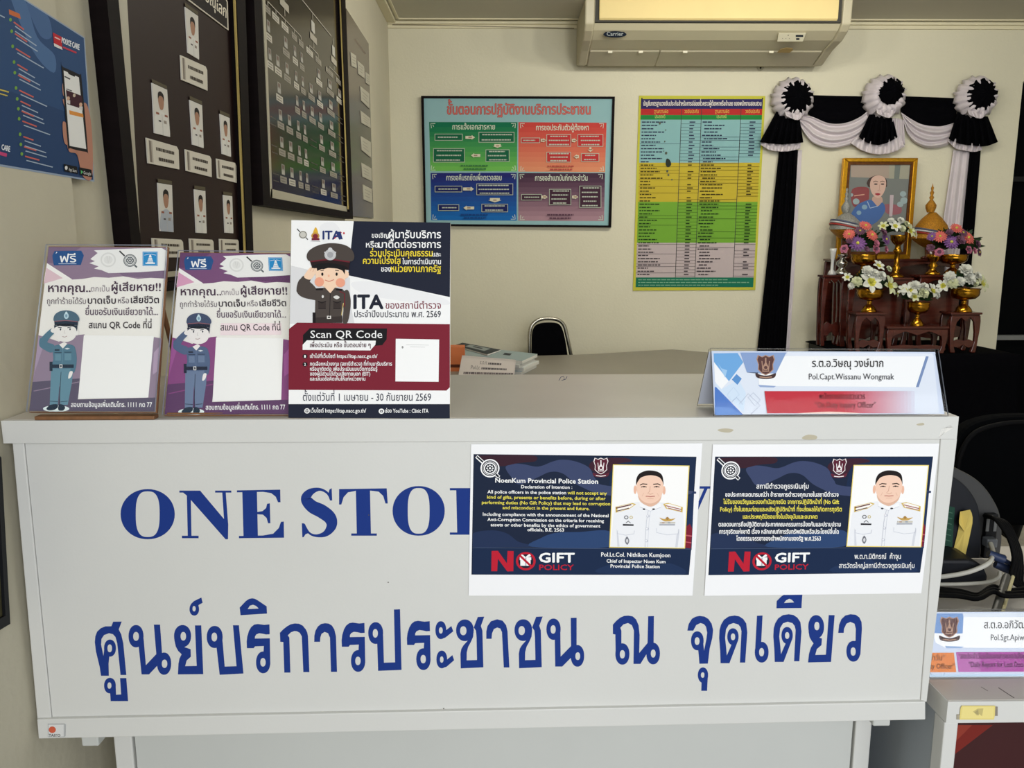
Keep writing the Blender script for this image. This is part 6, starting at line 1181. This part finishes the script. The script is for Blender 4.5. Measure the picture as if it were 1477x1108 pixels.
for k in range(3):
    pts = [(1320, 848+5*k, 1.28-.02*k), (1380, 852+4*k, 1.275-.02*k), (1410, 858+3*k, 1.265-.02*k), (1432, 846+4*k, 1.28-.02*k), (1452, 852+4*k, 1.27-.02*k), (1500, 846+6*k, 1.28-.02*k)]
    wire('power_cable', pts, .004, BC, 'black cable lying flat on the right-hand desk below the white ones', 'black cables lying flat on the right-hand desk')
NB = mat('navy_plastic', (34, 50, 86), .5)
for x, y, L in ((1436, 803, 'upper blue cable plug beside the monitor ports'), (1446, 818, 'lower blue cable plug beside the monitor ports')):
    q = onY(x, y, 1.36); m = MB(); m.tube([(q[0]-.014, 1.36, q[2]+.006), (q[0]+.012, 1.355, q[2]-.004)], [.007, .009], NB, 8); m.tube([(q[0]+.012, 1.355, q[2]-.004), (q[0]+.03, 1.352, q[2]-.014)], .004, NB, 8); tag(m.build('cable_plug', loc=tuple(q)), L, 'plug')
m = MB(); a, b = onY(1436, 884, 1.2), onY(1452, 832, 1.3); m.tube([a, b], .007, mat('dark_grey_rod', (70, 70, 68), .45), 6); m.tube([a+np.array((.011, 0, 0)), b+np.array((.011, 0, 0))], .003, mat('cream_edge', (196, 186, 140), .5), 6)
tag(m.build('folded_stand', loc=tuple(a)), 'dark grey folded stand leg leaning among the cables on right desk', 'stand')
# black office chair behind the right-hand desk
Yo = 2.45
oc = thing('office_chair', (onY(1500, 700, Yo)[0], Yo, 0), 'black office chair with curved backrest behind right-hand desk', 'chair')
bp = [(1372, 760), (1372, 680), (1380, 640), (1400, 614), (1440, 602), (1500, 600), (1560, 602), (1600, 614), (1620, 640), (1628, 680), (1628, 760)]
m = MB(); m.extr([onY(x, y, Yo) for x, y in sm(bp, 4, False)], (0, .06, 0), mat('black_mesh_fabric', (6, 7, 9), .9, 0, .04, .1, 60)); obk = m.build('backrest', oc, bevel=.015)
m = MB(); m.tube([tuple(onY(x, y, Yo-.012)) for x, y in sm([(x+(8 if x < 1500 else -8), y+9) for x, y in bp], 4, False)], .008, mat('black_piping', (9, 9, 11), .7, 0, .1), 6); m.build('piping', obk)
cx = float(onY(1500, 700, Yo)[0])
m = MB(); m.box((cx-.25, Yo+.08, .42), (cx+.25, Yo+.55, .50), mat('black_mesh_fabric', (12, 13, 15))); m.build('seat', oc, bevel=.03)
m = MB(); m.tube([(cx, Yo+.3, .07), (cx, Yo+.3, .43)], .03, M_BLACK, 12); m.tube([(cx, Yo+.3, .38), (cx, Yo+.1, .36), (cx, Yo+.065, .5), (cx, Yo+.065, .7)], .02, M_BLACK, 8); m.build('column', oc)
for k in range(5):
    a = 2*PI*k/5+.3; m = MB(); m.tube([(cx, Yo+.3, .1), (cx+.3*math.cos(a), Yo+.3+.3*math.sin(a), .055)], .018, M_BLACK, 8); m.ball((cx+.3*math.cos(a), Yo+.3+.3*math.sin(a), .028), .027, M_BLACK, 6, 8); m.build('leg', oc)
